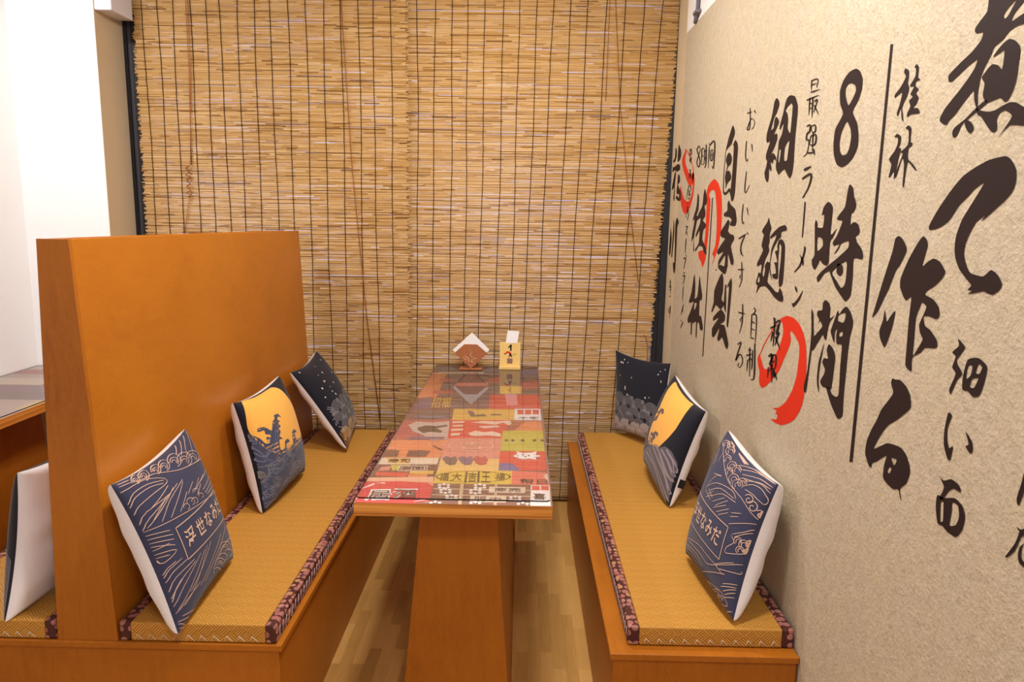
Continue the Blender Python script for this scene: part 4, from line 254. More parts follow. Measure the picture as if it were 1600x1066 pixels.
TQ=[('tgrey',[[-429,3664],[92,3689],[85,3065],[-429,2988]]),('tbrown',[[-438,2987],[-286,3037],[-257,2643],[-435,2631]]),('torange',[[-435,3526],[-365,3532],[-356,2993],[-440,2987],[-440,3235]]),('tred2',[[-381,3379],[-319,3384],[-332,3312],[-378,3308]]),('tred2',[[-154,3398],[-93,3452],[-94,3308],[-149,3304]]),('tred2',[[-382,3131],[-296,3138],[-295,3076],[-384,3070]]),('tpink',[[-300,3291],[-149,3304],[-146,3236],[-299,3224]]),('tcream',[[-408,3529],[-182,3548],[-180,3506],[-406,3487]]),('tred2',[[3,3339],[87,3369],[87,3210],[8,3183]]),('tblue',[[13,3619],[90,3625],[90,3519],[13,3502]]),('tyellow',[[-92,3240],[8,3248],[8,3099],[-87,3092]]),('tplum',[[-415,2989],[-376,3011],[-365,2812],[-422,2791]]),('tred',[[-129,3069],[86,3085],[87,2827],[-130,2811]]),('tbrown',[[-222,2928],[-123,2935],[-126,2812],[-217,2805]]),('tyellow',[[-265,2819],[-18,2829],[-20,2668],[-256,2652]]),('twhite',[[-20,2836],[83,2843],[84,2669],[-20,2668]]),('tred',[[-9,2820],[15,2822],[16,2752],[-8,2750]]),('tred',[[21,2822],[46,2824],[46,2754],[21,2752]]),('tred',[[52,2824],[76,2826],[76,2756],[51,2755]]),('tdkred',[[-435,2631],[-257,2658],[-248,2396],[-438,2384]]),('tred',[[-258,2652],[-35,2667],[-59,2428],[-251,2416]]),('tbrown2',[[-37,2667],[84,2669],[85,2530],[-51,2521]]),('torange',[[21,2647],[84,2651],[85,2530],[-19,2524]]),('tgreen',[[-60,2521],[86,2530],[85,2290],[-61,2288]]),('torange',[[-437,2385],[-247,2401],[-252,2206],[-433,2200]]),('tpink',[[-250,2416],[-61,2428],[-61,2201],[-249,2190]]),('tpaley',[[-248,2200],[-62,2207],[-61,2095],[-246,2085]]),('tred',[[-63,2284],[86,2293],[86,2104],[-61,2099]]),('tblue',[[-60,2165],[-21,2167],[-1,2122],[5,2099],[-61,2095]]),('tcream',[[-435,2196],[-254,2206],[-253,2144],[-435,2133]]),('tyellow',[[-419,2192],[-344,2197],[-343,2147],[-404,2149]]),('tbrown3',[[-435,2133],[-251,2144],[-248,2020],[-436,2013]]),('tred',[[-428,2065],[-324,2065],[-337,2027],[-421,2032]]),('tpink',[[-420,2108],[-389,2120],[-392,2081],[-423,2075]]),('tgreen',[[-394,2130],[-334,2133],[-341,2089],[-382,2081]]),('torange',[[-327,2046],[-271,2059],[-270,2022],[-326,2019]]),('tyellow',[[-326,2081],[-255,2085],[-255,2056],[-325,2052]]),('tcream',[[-367,2127],[-279,2128],[-276,2078],[-366,2076]]),('tbrown3',[[-362,2122],[-281,2122],[-279,2083],[-363,2082]]),('tcream',[[-357,2116],[-285,2116],[-284,2087],[-358,2086]]),('tpeach',[[-437,2016],[-249,2032],[-246,1984],[-439,1984]]),('tpink',[[-440,1973],[-244,1984],[-236,1834],[-440,1845]]),('tlantern',[[-439,1981],[-344,1991],[-261,1983],[-234,1937],[-235,1849],[-275,1826],[-434,1826],[-440,1909]]),('tyellow2',[[-246,2085],[-19,2098],[-21,1979],[-246,1977]]),('tred3',[[-19,2098],[87,2088],[88,1980],[-21,1979]]),('tcream',[[74,2059],[87,2079],[87,2009]]),('tbrown4',[[-243,1979],[38,1982],[34,1826],[-240,1826]]),('twhite',[[36,1979],[89,1978],[87,1826],[32,1826]]),('tred',[[39,1974],[61,1973],[61,1939],[38,1940]]),('tred',[[65,1975],[87,1974],[86,1941],[64,1941]]),('tcream2',[[-166,1978],[-157,1978],[-151,1826],[-160,1826]]),('tcream2',[[-239,1940],[37,1941],[37,1935],[-238,1933]]),('tcream2',[[-68,1980],[-61,1980],[-57,1826],[-65,1826]]),('tcream2',[[-238,1894],[35,1896],[35,1889],[-238,1888]]),('tcream',[[-83,1960],[20,1962],[19,1916],[-82,1915]]),('tcream',[[-131,1893],[-33,1894],[-33,1844],[-130,1845]]),('twhite',[[-208,1974],[-209,1969],[-211,1966],[-214,1966],[-217,1969],[-219,1973],[-218,1978],[-216,1981],[-213,1981],[-209,1979]]),('twhite',[[-205,1943],[-205,1939],[-208,1936],[-211,1936],[-214,1939],[-216,1943],[-215,1947],[-213,1950],[-209,1950],[-206,1948]]),('twhite',[[-219,1966],[-220,1962],[-222,1959],[-226,1959],[-229,1961],[-231,1966],[-230,1970],[-228,1973],[-224,1974],[-221,1971]]),('twhite',[[-195,1968],[-195,1963],[-198,1960],[-201,1960],[-204,1963],[-206,1967],[-205,1972],[-203,1975],[-199,1975],[-196,1972]]),('twhite',[[-217,1948],[-218,1943],[-220,1940],[-224,1940],[-227,1943],[-228,1947],[-228,1952],[-225,1955],[-222,1955],[-219,1952]]),('twhite',[[-193,1949],[-194,1945],[-196,1942],[-199,1942],[-203,1944],[-204,1949],[-203,1953],[-201,1956],[-198,1956],[-195,1954]]),('twhite',[[-200,1935],[-200,1931],[-203,1928],[-206,1928],[-209,1930],[-210,1935],[-210,1939],[-207,1942],[-204,1942],[-201,1940]]),('twhite',[[-197,1906],[-197,1902],[-200,1899],[-203,1899],[-206,1901],[-207,1905],[-207,1910],[-204,1912],[-201,1913],[-198,1910]]),('twhite',[[-211,1928],[-212,1924],[-214,1921],[-217,1921],[-220,1923],[-222,1928],[-221,1932],[-219,1935],[-216,1935],[-212,1932]]),('twhite',[[-187,1929],[-187,1925],[-190,1922],[-193,1922],[-196,1925],[-198,1929],[-197,1933],[-195,1936],[-191,1936],[-188,1934]]),('twhite',[[-209,1910],[-210,1906],[-212,1903],[-215,1903],[-218,1905],[-220,1910],[-219,1914],[-217,1917],[-214,1917],[-211,1914]]),('twhite',[[-185,1911],[-186,1907],[-188,1904],[-191,1904],[-194,1907],[-196,1911],[-195,1915],[-193,1918],[-189,1918],[-187,1916]]),('twhite',[[-178,1891],[-179,1887],[-181,1884],[-185,1884],[-188,1886],[-189,1890],[-188,1895],[-186,1897],[-183,1897],[-180,1895]]),('twhite',[[-176,1863],[-176,1859],[-179,1856],[-182,1856],[-185,1858],[-186,1862],[-186,1866],[-183,1869],[-180,1869],[-177,1867]]),('twhite',[[-190,1884],[-190,1880],[-193,1877],[-196,1877],[-199,1879],[-200,1883],[-200,1888],[-197,1890],[-194,1890],[-191,1888]]),('twhite',[[-166,1885],[-167,1881],[-169,1878],[-172,1878],[-175,1880],[-177,1885],[-176,1889],[-173,1892],[-170,1892],[-167,1889]]),('twhite',[[-188,1867],[-188,1863],[-191,1860],[-194,1860],[-197,1862],[-198,1866],[-198,1870],[-195,1873],[-192,1873],[-189,1871]]),('twhite',[[-164,1868],[-165,1864],[-167,1861],[-171,1861],[-174,1863],[-175,1867],[-174,1872],[-172,1874],[-169,1874],[-166,1872]]),('twhite',[[-105,1978],[-105,1973],[-108,1970],[-111,1970],[-114,1973],[-116,1977],[-115,1982],[-112,1985],[-109,1985],[-106,1982]]),('twhite',[[-103,1947],[-104,1943],[-106,1940],[-110,1940],[-113,1942],[-114,1947],[-113,1951],[-110,1954],[-107,1954],[-104,1952]]),('twhite',[[-117,1970],[-117,1966],[-120,1963],[-123,1963],[-126,1965],[-128,1970],[-127,1974],[-124,1977],[-121,1977],[-118,1975]]),('twhite',[[-92,1972],[-93,1967],[-95,1964],[-99,1964],[-102,1967],[-103,1971],[-102,1976],[-99,1979],[-96,1979],[-93,1976]]),('twhite',[[-115,1952],[-116,1947],[-119,1944],[-122,1944],[-125,1947],[-126,1951],[-126,1956],[-123,1958],[-120,1959],[-117,1956]]),('twhite',[[-91,1953],[-92,1948],[-94,1946],[-98,1945],[-101,1948],[-102,1952],[-101,1957],[-98,1960],[-95,1960],[-92,1957]]),('twhite',[[-116,1937],[-116,1932],[-119,1929],[-122,1929],[-125,1932],[-127,1936],[-126,1940],[-123,1943],[-120,1943],[-117,1941]]),('twhite',[[-114,1907],[-115,1903],[-117,1900],[-120,1900],[-123,1902],[-125,1906],[-124,1911],[-121,1914],[-118,1914],[-115,1911]]),('twhite',[[-127,1929],[-128,1925],[-131,1922],[-134,1922],[-137,1924],[-138,1929],[-137,1933],[-135,1936],[-132,1936],[-129,1934]]),('twhite',[[-103,1931],[-104,1926],[-106,1923],[-110,1923],[-113,1926],[-114,1930],[-113,1934],[-111,1937],[-107,1937],[-104,1935]]),('twhite',[[-126,1911],[-127,1907],[-129,1904],[-133,1904],[-136,1906],[-137,1911],[-136,1915],[-134,1918],[-130,1918],[-127,1916]]),('twhite',[[-102,1913],[-103,1908],[-105,1905],[-109,1905],[-112,1908],[-113,1912],[-112,1916],[-110,1919],[-106,1919],[-103,1917]]),('twhite',[[-3,1890],[-4,1886],[-6,1883],[-10,1883],[-12,1886],[-13,1890],[-12,1894],[-10,1897],[-6,1897],[-4,1895]]),('twhite',[[-2,1862],[-3,1858],[-6,1856],[-9,1855],[-12,1858],[-13,1862],[-12,1866],[-9,1869],[-6,1869],[-4,1866]]),('twhite',[[-15,1884],[-15,1879],[-18,1877],[-21,1876],[-24,1879],[-25,1883],[-24,1887],[-22,1890],[-18,1890],[-16,1888]]),('twhite',[[9,1885],[8,1881],[6,1878],[2,1878],[0,1880],[-1,1884],[0,1888],[2,1891],[5,1891],[8,1889]]),('twhite',[[-14,1866],[-15,1862],[-18,1860],[-21,1859],[-24,1862],[-25,1866],[-24,1870],[-21,1873],[-18,1873],[-15,1870]]),('twhite',[[9,1868],[8,1863],[6,1861],[2,1861],[0,1863],[-1,1867],[0,1871],[2,1874],[6,1874],[8,1872]]),('twhite',[[-217,1841],[-218,1836],[-220,1834],[-223,1834],[-226,1836],[-228,1840],[-227,1844],[-225,1847],[-221,1847],[-219,1844]]),('twhite',[[-214,1826],[-215,1826],[-217,1826],[-220,1826],[-223,1826],[-224,1826],[-224,1826],[-221,1826],[-218,1826],[-215,1826]]),('twhite',[[-228,1834],[-228,1830],[-231,1827],[-234,1827],[-237,1829],[-238,1833],[-238,1837],[-236,1840],[-232,1840],[-229,1838]]),('twhite',[[-205,1835],[-205,1831],[-208,1829],[-211,1828],[-214,1831],[-215,1835],[-215,1839],[-212,1841],[-209,1841],[-206,1839]]),('twhite',[[-226,1826],[-226,1826],[-229,1826],[-232,1826],[-235,1826],[-236,1826],[-236,1826],[-233,1826],[-230,1826],[-227,1826]]),('twhite',[[-203,1826],[-204,1826],[-206,1826],[-209,1826],[-212,1826],[-213,1826],[-213,1826],[-211,1826],[-207,1826],[-204,1826]]),('twhite',[[-110,1843],[-111,1839],[-113,1836],[-116,1836],[-119,1839],[-120,1842],[-120,1847],[-117,1849],[-114,1849],[-111,1847]]),('twhite',[[-108,1826],[-109,1826],[-111,1826],[-114,1826],[-117,1826],[-118,1826],[-118,1826],[-115,1826],[-112,1826],[-109,1826]]),('twhite',[[-121,1836],[-122,1832],[-124,1830],[-127,1830],[-130,1832],[-131,1836],[-131,1840],[-128,1842],[-125,1843],[-122,1840]]),('twhite',[[-98,1838],[-99,1834],[-101,1831],[-104,1831],[-107,1833],[-108,1837],[-108,1841],[-105,1844],[-102,1844],[-99,1842]]),('twhite',[[-120,1826],[-121,1826],[-123,1826],[-126,1826],[-129,1826],[-130,1826],[-129,1826],[-127,1826],[-124,1826],[-121,1826]]),('twhite',[[-97,1826],[-98,1826],[-100,1826],[-103,1826],[-106,1826],[-107,1826],[-107,1826],[-104,1827],[-101,1827],[-98,1826]]),('twhite',[[18,1845],[17,1841],[14,1838],[11,1838],[9,1841],[8,1844],[9,1849],[11,1851],[14,1851],[17,1849]]),('twhite',[[18,1826],[17,1826],[14,1826],[11,1826],[9,1826],[8,1826],[9,1826],[11,1826],[14,1826],[17,1826]]),('twhite',[[6,1838],[5,1834],[3,1832],[0,1832],[-3,1834],[-4,1838],[-3,1842],[0,1844],[3,1845],[5,1842]]),('twhite',[[30,1840],[29,1836],[26,1833],[23,1833],[20,1835],[19,1839],[20,1843],[23,1846],[26,1846],[29,1844]]),('twhite',[[6,1826],[5,1826],[3,1826],[0,1826],[-3,1826],[-4,1826],[-3,1826],[0,1828],[3,1828],[5,1826]]),('twhite',[[29,1826],[28,1826],[26,1826],[23,1826],[20,1826],[19,1826],[20,1827],[23,1829],[26,1829],[28,1827]]),('twhite',[[-440,1926],[-436,1926],[-409,1961],[-415,1970]]),('twhite',[[-415,1970],[-408,1970],[-380,1968],[-385,1977]]),('twhite',[[-283,1839],[-277,1839],[-235,1856],[-240,1864]]),('tdark',[[-22,2045],[-26,2033],[-31,2034],[-28,2045]]),('tdark',[[-26,2033],[-35,2022],[-40,2023],[-31,2034]]),('tdark',[[-35,2022],[-50,2012],[-54,2013],[-40,2023]]),('tdark',[[-50,2012],[-69,2004],[-72,2005],[-54,2013]]),('tdark',[[-69,2004],[-92,1997],[-94,1999],[-72,2005]]),('tdark',[[-92,1997],[-118,1993],[-119,1995],[-94,1999]]),('tdark',[[-118,1993],[-144,1992],[-144,1994],[-119,1995]]),('tdark',[[-144,1992],[-170,1993],[-168,1995],[-144,1994]]),('tdark',[[-170,1993],[-194,1997],[-191,1999],[-168,1995]]),('tdark',[[-194,1997],[-214,2003],[-210,2005],[-191,1999]]),('tdark',[[-214,2003],[-230,2011],[-225,2013],[-210,2005]]),('tdark',[[-230,2011],[-241,2021],[-235,2022],[-225,2013]]),('tdark',[[-241,2021],[-245,2033],[-240,2033],[-235,2022]]),('tdark',[[-245,2033],[-243,2044],[-238,2044],[-240,2033]]),('tdark',[[-243,2044],[-235,2055],[-230,2055],[-238,2044]]),('tdark',[[-235,2055],[-221,2066],[-216,2065],[-230,2055]]),('tdark',[[-221,2066],[-201,2075],[-198,2073],[-216,2065]]),('tdark',[[-201,2075],[-178,2082],[-175,2080],[-198,2073]]),('tdark',[[-178,2082],[-151,2086],[-150,2084],[-175,2080]]),('tdark',[[-151,2086],[-124,2088],[-124,2085],[-150,2084]]),('tdark',[[-124,2088],[-97,2086],[-99,2084],[-124,2085]]),('tdark',[[-97,2086],[-72,2082],[-75,2080],[-99,2084]]),('tdark',[[-72,2082],[-52,2075],[-56,2074],[-75,2080]]),('tdark',[[-52,2075],[-36,2067],[-41,2065],[-56,2074]]),('tdark',[[-36,2067],[-26,2056],[-31,2055],[-41,2065]]),('tdark',[[-26,2056],[-22,2045],[-28,2045],[-31,2055]]),('tpeach',[[-85,2340],[-87,2323],[-91,2324],[-90,2340]]),('tpeach',[[-87,2323],[-93,2307],[-97,2309],[-91,2324]]),('tpeach',[[-93,2307],[-102,2293],[-106,2296],[-97,2309]]),('tpeach',[[-102,2293],[-115,2281],[-118,2284],[-106,2296]]),('tpeach',[[-115,2281],[-131,2273],[-133,2276],[-118,2284]]),('tpeach',[[-131,2273],[-148,2268],[-149,2272],[-133,2276]]),('tpeach',[[-148,2268],[-166,2267],[-165,2271],[-149,2272]]),('tpeach',[[-166,2267],[-183,2270],[-182,2273],[-165,2271]]),('tpeach',[[-183,2270],[-200,2276],[-197,2280],[-182,2273]]),('tpeach',[[-200,2276],[-214,2286],[-211,2289],[-197,2280]]),('tpeach',[[-214,2286],[-226,2299],[-222,2301],[-211,2289]]),('tpeach',[[-226,2299],[-234,2314],[-229,2316],[-222,2301]]),('tpeach',[[-234,2314],[-238,2331],[-233,2331],[-229,2316]]),('tpeach',[[-238,2331],[-237,2348],[-232,2348],[-233,2331]]),('tpeach',[[-237,2348],[-232,2365],[-228,2363],[-232,2348]]),('tpeach',[[-232,2365],[-223,2380],[-219,2377],[-228,2363]]),('tpeach',[[-223,2380],[-210,2393],[-207,2389],[-219,2377]]),('tpeach',[[-210,2393],[-194,2402],[-192,2398],[-207,2389]]),('tpeach',[[-194,2402],[-176,2408],[-175,2403],[-192,2398]]),('tpeach',[[-176,2408],[-157,2409],[-158,2404],[-175,2403]]),('tpeach',[[-157,2409],[-139,2406],[-140,2401],[-158,2404]]),('tpeach',[[-139,2406],[-122,2398],[-124,2395],[-140,2401]]),('tpeach',[[-122,2398],[-107,2387],[-110,2384],[-124,2395]]),('tpeach',[[-107,2387],[-96,2373],[-100,2371],[-110,2384]]),('tpeach',[[-96,2373],[-88,2357],[-93,2356],[-100,2371]]),('tpeach',[[-88,2357],[-85,2340],[-90,2340],[-93,2356]]),('tpeach',[[-250,2342],[-250,2337],[-256,2338],[-255,2342]]),('tpeach',[[-250,2337],[-252,2332],[-257,2334],[-256,2338]]),('tpeach',[[-252,2332],[-255,2328],[-260,2330],[-257,2334]]),('tpeach',[[-255,2328],[-260,2324],[-264,2327],[-260,2330]]),('tpeach',[[-260,2324],[-266,2321],[-269,2325],[-264,2327]]),('tpeach',[[-266,2321],[-273,2320],[-274,2324],[-269,2325]]),('tpeach',[[-273,2320],[-280,2319],[-279,2324],[-274,2324]]),('tpeach',[[-280,2319],[-286,2320],[-285,2324],[-279,2324]]),('tpeach',[[-286,2320],[-293,2322],[-290,2326],[-285,2324]]),('tpeach',[[-293,2322],[-298,2325],[-295,2328],[-290,2326]]),('tpeach',[[-298,2325],[-303,2329],[-298,2331],[-295,2328]]),('tpeach',[[-303,2329],[-306,2334],[-301,2335],[-298,2331]]),('tpeach',[[-306,2334],[-308,2339],[-302,2339],[-301,2335]]),('tpeach',[[-308,2339],[-307,2344],[-302,2343],[-302,2339]]),('tpeach',[[-307,2344],[-306,2349],[-300,2347],[-302,2343]]),('tpeach',[[-306,2349],[-302,2353],[-297,2351],[-300,2347]]),('tpeach',[[-302,2353],[-297,2357],[-294,2354],[-297,2351]]),('tpeach',[[-297,2357],[-291,2360],[-289,2356],[-294,2354]]),('tpeach',[[-291,2360],[-285,2362],[-283,2357],[-289,2356]]),('tpeach',[[-285,2362],[-278,2362],[-278,2358],[-283,2357]]),('tpeach',[[-278,2362],[-271,2361],[-272,2357],[-278,2358]]),('tpeach',[[-271,2361],[-264,2359],[-267,2356],[-272,2357]]),('tpeach',[[-264,2359],[-258,2356],[-263,2353],[-267,2356]]),('tpeach',[[-258,2356],[-254,2352],[-259,2350],[-263,2353]]),('tpeach',[[-254,2352],[-251,2347],[-257,2346],[-259,2350]]),('tpeach',[[-251,2347],[-250,2342],[-255,2342],[-257,2346]]),('tdark',[[-159,2084],[-153,2085],[-150,1989],[-157,1989]]),('tdark',[[-123,2086],[-117,2087],[-113,1991],[-120,1991]]),('tgreyb',[[-396,2532],[-339,2578],[-269,2598],[-257,2541],[-314,2510],[-256,2473],[-259,2434],[-323,2456],[-364,2480]]),('tgreyb',[[-406,2710],[-382,2777],[-286,2767],[-271,2704],[-332,2653],[-383,2665]]),('twash',[[-410,2574],[-385,2619],[-326,2608],[-264,2633],[-258,2584],[-249,2404],[-298,2381],[-336,2442],[-382,2492]]),('tdark2',[[-372,2534],[-346,2569],[-305,2561],[-267,2583],[-264,2563],[-301,2533],[-274,2499],[-280,2480],[-319,2488],[-340,2468],[-360,2501]]),('tplum',[[-379,2426],[-256,2434],[-263,2398],[-389,2390]]),('tpeach2',[[-186,2618],[-134,2645],[-85,2639],[-36,2655],[-28,2614],[-39,2590],[-60,2623],[-92,2595],[-132,2607]]),('tpeach2',[[-154,2571],[-83,2587],[-67,2565],[-129,2544]]),('tpeach2',[[-183,2478],[-159,2514],[-126,2495],[-96,2510],[-68,2485],[-62,2446],[-86,2450],[-113,2456],[-147,2446],[-170,2450]]),('tpeach2',[[-252,2628],[-207,2637],[-207,2611],[-250,2605]]),('tpeach2',[[-247,2579],[-208,2587],[-207,2564],[-247,2559]]),('tpeach2',[[-246,2528],[-203,2536],[-204,2512],[-245,2503]]),('tpeach2',[[-242,2474],[-210,2481],[-210,2452],[-241,2445]]),('tgreyb',[[-209,2789],[-185,2784],[-172,2726],[-140,2745],[-126,2714],[-188,2703]]),('tgreyb',[[-113,2746],[-72,2749],[-72,2733],[-112,2730]]),('tgreyb',[[-243,2200],[-232,2223],[-217,2208],[-204,2224],[-193,2187],[-197,2145],[-213,2136],[-228,2155]]),('tplum',[[-194,2203],[-182,2226],[-167,2211],[-154,2227],[-143,2189],[-148,2148],[-164,2139],[-179,2158]]),('tred2',[[-147,2206],[-135,2228],[-120,2214],[-107,2230],[-97,2192],[-103,2150],[-119,2141],[-134,2161]]),('twhite',[[-19,2235],[-5,2262],[-9,2285],[13,2268],[41,2274],[59,2289],[55,2253],[72,2241],[54,2222],[57,2201],[33,2212],[13,2203],[-5,2214]]),('tdark',[[17,2250],[16,2246],[13,2244],[10,2245],[9,2250],[10,2255],[13,2257],[16,2255]]),('tdark',[[36,2243],[35,2238],[32,2236],[29,2238],[28,2242],[29,2247],[32,2249],[35,2247]]),('tdark',[[25,2231],[24,2227],[21,2225],[18,2226],[17,2231],[18,2235],[21,2238],[24,2236]]),('tdark',[[-15,2251],[-1,2245],[-2,2238]]),('tdark',[[-15,2220],[-1,2228],[-1,2221]]),('tdark',[[46,2248],[62,2258],[62,2251]]),('tdark',[[46,2235],[63,2225],[61,2218]]),('tdark2',[[-51,2411],[-41,2417],[-37,2394],[-48,2391]]),('tdark2',[[-28,2413],[-18,2418],[-15,2396],[-26,2393]]),('tdark2',[[5,2415],[16,2420],[19,2398],[8,2395]]),('tdark2',[[46,2417],[57,2423],[60,2401],[48,2397]]),('tdark2',[[73,2419],[83,2425],[86,2402],[75,2399]]),('tbrown3',[[-440,2272],[-417,2278],[-391,2271],[-387,2209],[-434,2206]]),('tbrown3',[[-363,2273],[-321,2280],[-288,2272],[-298,2214],[-360,2211]]),('tbrown3',[[-296,2332],[-281,2326],[-251,2288],[-257,2279]])]
TT=[('*居','twhite',[[-420,1919],[-353,1926],[-341,1842],[-415,1836]]),('*酒','twhite',[[-353,1932],[-283,1936],[-269,1856],[-342,1851]]),('居','tdark2',[[-413,1911],[-356,1915],[-347,1851],[-411,1847]]),('酒','tdark2',[[-346,1923],[-287,1926],[-276,1865],[-340,1862]]),('福','tdark',[[-233,2061],[-207,2066],[-204,2001],[-232,1995]]),('大','tdark',[[-198,2067],[-169,2072],[-166,2003],[-197,1997]]),('吉','tdark',[[-150,2075],[-125,2077],[-122,1994],[-147,1993]]),('王','tdark',[[-111,2083],[-84,2085],[-81,1993],[-108,1992]]),('福','tdark',[[-68,2070],[-39,2072],[-41,2009],[-69,2008]]),('商売','tgreyb',[[-67,1953],[8,1953],[7,1922],[-67,1921]]),('明','tbrown3',[[-118,1884],[-88,1884],[-89,1850],[-119,1850]]),('中','tbrown3',[[-77,1880],[-46,1880],[-47,1849],[-78,1849]]),('帮日','tdark2',[[5,2028],[83,2027],[84,1988],[4,1987]]),('喜','tdark2',[[42,1915],[76,1914],[76,1869],[40,1871]]),('招福','tyellow',[[-369,2992],[-291,3009],[-282,2831],[-360,2819]]),('寿司','tbrown3',[[-411,2186],[-343,2192],[-341,2153],[-408,2149]]),('麺','tbrown3',[[-359,2116],[-288,2116],[-287,2089],[-357,2086]]),('千客','tdark2',[[-4,2712],[76,2718],[76,2681],[-4,2675]]),('吉','tpeach',[[-201,2374],[-120,2379],[-116,2297],[-198,2292]])]
TXT_L1=(.17,.845,.35,.575,[(c_,(x-.052,.408),(.104,0),(0,.115)) for c_,x in zip('浮世なみだ',(.265,.405,.535,.665,.78))])
TXT_R1=(.17,.835,.30,.550,[(c_,(x-.052,.365),(.104,0),(0,.125)) for c_,x in zip('浮世なみだ',(.245,.365,.49,.615,.735))])

# ---------------------------------------------------------------- room shell
XW=.748; YB=3.735; XL=-2.41
m=MB(); m.box(XL-.1,-1.2,-.1,XW+.1,3.86,0); struct('floor',m,M_floor)
m=MB(); m.box(XL-.1,-1.2,2.9,XW+.1,3.9,3.0); struct('ceiling',m,M_ceil)
m=MB(); m.box(XW,-1.2,0,XW+.1,3.9,2.9); struct('wall_right',m,M_white)
m=MB(); m.box(XL-.1,-1.2,0,XL,3.51,2.9); struct('wall_left',m,M_white)
m=MB(); m.box(XL-.1,3.51,0,-2.0,3.86,2.9); struct('wall_back',m,M_white)
m=MB(); m.box(-2.0,3.512,0,-1.9985,3.75,2.9); struct('trim_2',m,M_beige)
m=MB(); m.box(XW-.0018,3.553,0,XW,YB+.01,2.9); struct('trim_1',m,M_beige)
# window: dark posts, rails and panes
wf=MB()
for x0,x1,y0,mi in ((-2.0,-1.984,3.752,0),(-1.984,-1.962,3.762,1),(-1.962,-1.92,3.752,0),(-1.92,-1.905,3.78,0),(.684,.712,3.752,0),(.712,XW,3.746,0),(-.64,-.58,3.79,0)):
    wf.box(x0,y0,0,x1,3.84,2.9,mi)
wf.box(-1.92,3.79,0,.684,3.84,.05); wf.box(-1.92,3.79,2.82,.684,3.84,2.9)
win=struct('window_1',wf,[M_frame,M_frame2],bevel=.0015)
for x0,x1 in ((-1.905,-.64),(-.58,.684)):
    g=MB(); g.box(x0,3.812,.05,x1,3.818,2.82); struct('pane',g,M_glass,win)
# ---------------------------------------------------------------- mural
def catmull(ring,sub=3):
    n=len(ring); out=[]
    for i in range(n):
        a,b,c,d=ring[i-1],ring[i],ring[(i+1)%n],ring[(i+2)%n]
        e1=math.hypot(b[0]-a[0],b[1]-a[1]); e2=math.hypot(c[0]-b[0],c[1]-b[1])
        # damp overshoot at sharp brush corners
        for q in range(sub):
            u=q/sub; T=.32
            m1=(T*(c[0]-a[0]),T*(c[1]-a[1])); m2=(T*(d[0]-b[0]),T*(d[1]-b[1]))
            lim=lambda mm:(mm if math.hypot(*mm)<e2*1.0 else (mm[0]*e2/max(1e-9,math.hypot(*mm)),mm[1]*e2/max(1e-9,math.hypot(*mm))))
            m1=lim(m1);m2=lim(m2)
            h1=2*u**3-3*u*u+1;h2=u**3-2*u*u+u;h3=-2*u**3+3*u*u;h4=u**3-u*u
            out.append((h1*b[0]+h2*m1[0]+h3*c[0]+h4*m2[0],h1*b[1]+h2*m1[1]+h3*c[1]+h4*m2[1]))
    return out
def fill(mb,rings,f,mi=0):
    pts=[p for q in rings for p in q]
    for t in tessellate_polygon([[Vector((p[0],p[1],0)) for p in q] for q in rings]):
        mb.add([f(pts[i]) for i in t],[(0,1,2)],mi)
mural=thing('wall_mural','cream textured wall mural with tall black brush lettering and red brush swirls on right wall','mural',(XW,1.9,0))
m=MB(); m.box(XW-.0015,.25,0,XW-.0002,3.553,2.376); build('paper_panel',m,M_mural,mural)
un=lambda fl:[(fl[i]*.0005,fl[i+1]*.0005) for i in range(0,len(fl),2)]
for name,colr,sm,polys,strokes in MURAL:
    mb=MB(); lay=XW-.0022-(.0006 if 'letter' in name else .0003 if colr=='k' else 0)
    for P in polys:
        R=[un(q) for q in P]
        if sm: R=[catmull(q) for q in R]
        fill(mb,R,lambda p:(lay,p[0],p[1]))
    if strokes:   # one part per written character
        groups=[]
        for P in strokes:
            q=[un(z_) for z_ in P]; ys=[p[0] for p in q[0]]; zs=[p[1] for p in q[0]]; bb=[min(ys),max(ys),min(zs),max(zs)]; mem=[q]
            for gq in groups[:]:
                B=gq[0]
                if max(B[0],bb[0])-min(B[1],bb[1])<.035 and max(B[2],bb[2])-min(B[3],bb[3])<.004:
                    groups.remove(gq); mem=gq[1]+mem; bb=[min(B[0],bb[0]),max(B[1],bb[1]),min(B[2],bb[2]),max(B[3],bb[3])]
            groups.append((bb,mem))
        for bb,mem in groups:
            gm=MB()
            for q in mem:
                q=q[0]; n_=len(q); gm.add([(lay,p[0],p[1]) for p in q],[(i,i+1,n_-2-i,n_-1-i) for i in range(n_//2-1)])
            build('small_character',gm,M_ink,mural)
        if not polys: continue
    o=build(name,mb,M_red if colr=='r' else M_ink,mural)
    if colr=='r': o['label']='red brush swirl on the cream mural'
# surface conduit on the white wall above the mural
cd=thing('wall_conduit','thin grey conduit with clip running up white wall above the mural','conduit',(XW,3.32,2.377))
m=MB(); m.tube([(XW-.010,3.29,2.9),(XW-.010,3.300,2.60),(XW-.010,3.318,2.41),(XW-.010,3.345,2.383),(XW-.006,3.37,2.378)],.0085,10); build('conduit_pipe',m,M_cable,cd)
m=MB(); m.box(XW-.024,3.285,2.398,XW,3.345,2.411); m.tube([(XW-.016,3.352,2.40),(XW,3.352,2.40)],.010,10); build('clip',m,M_cable,cd,bevel=.002)
bx=MB(); bx.box(-1.999,3.515,2.44,-1.918,3.705,2.66); tag(build('trunking_box',bx,M_box,bevel=.006,seg=3),'white box-shaped trunking fixed to column beside the left blind, high up','box')
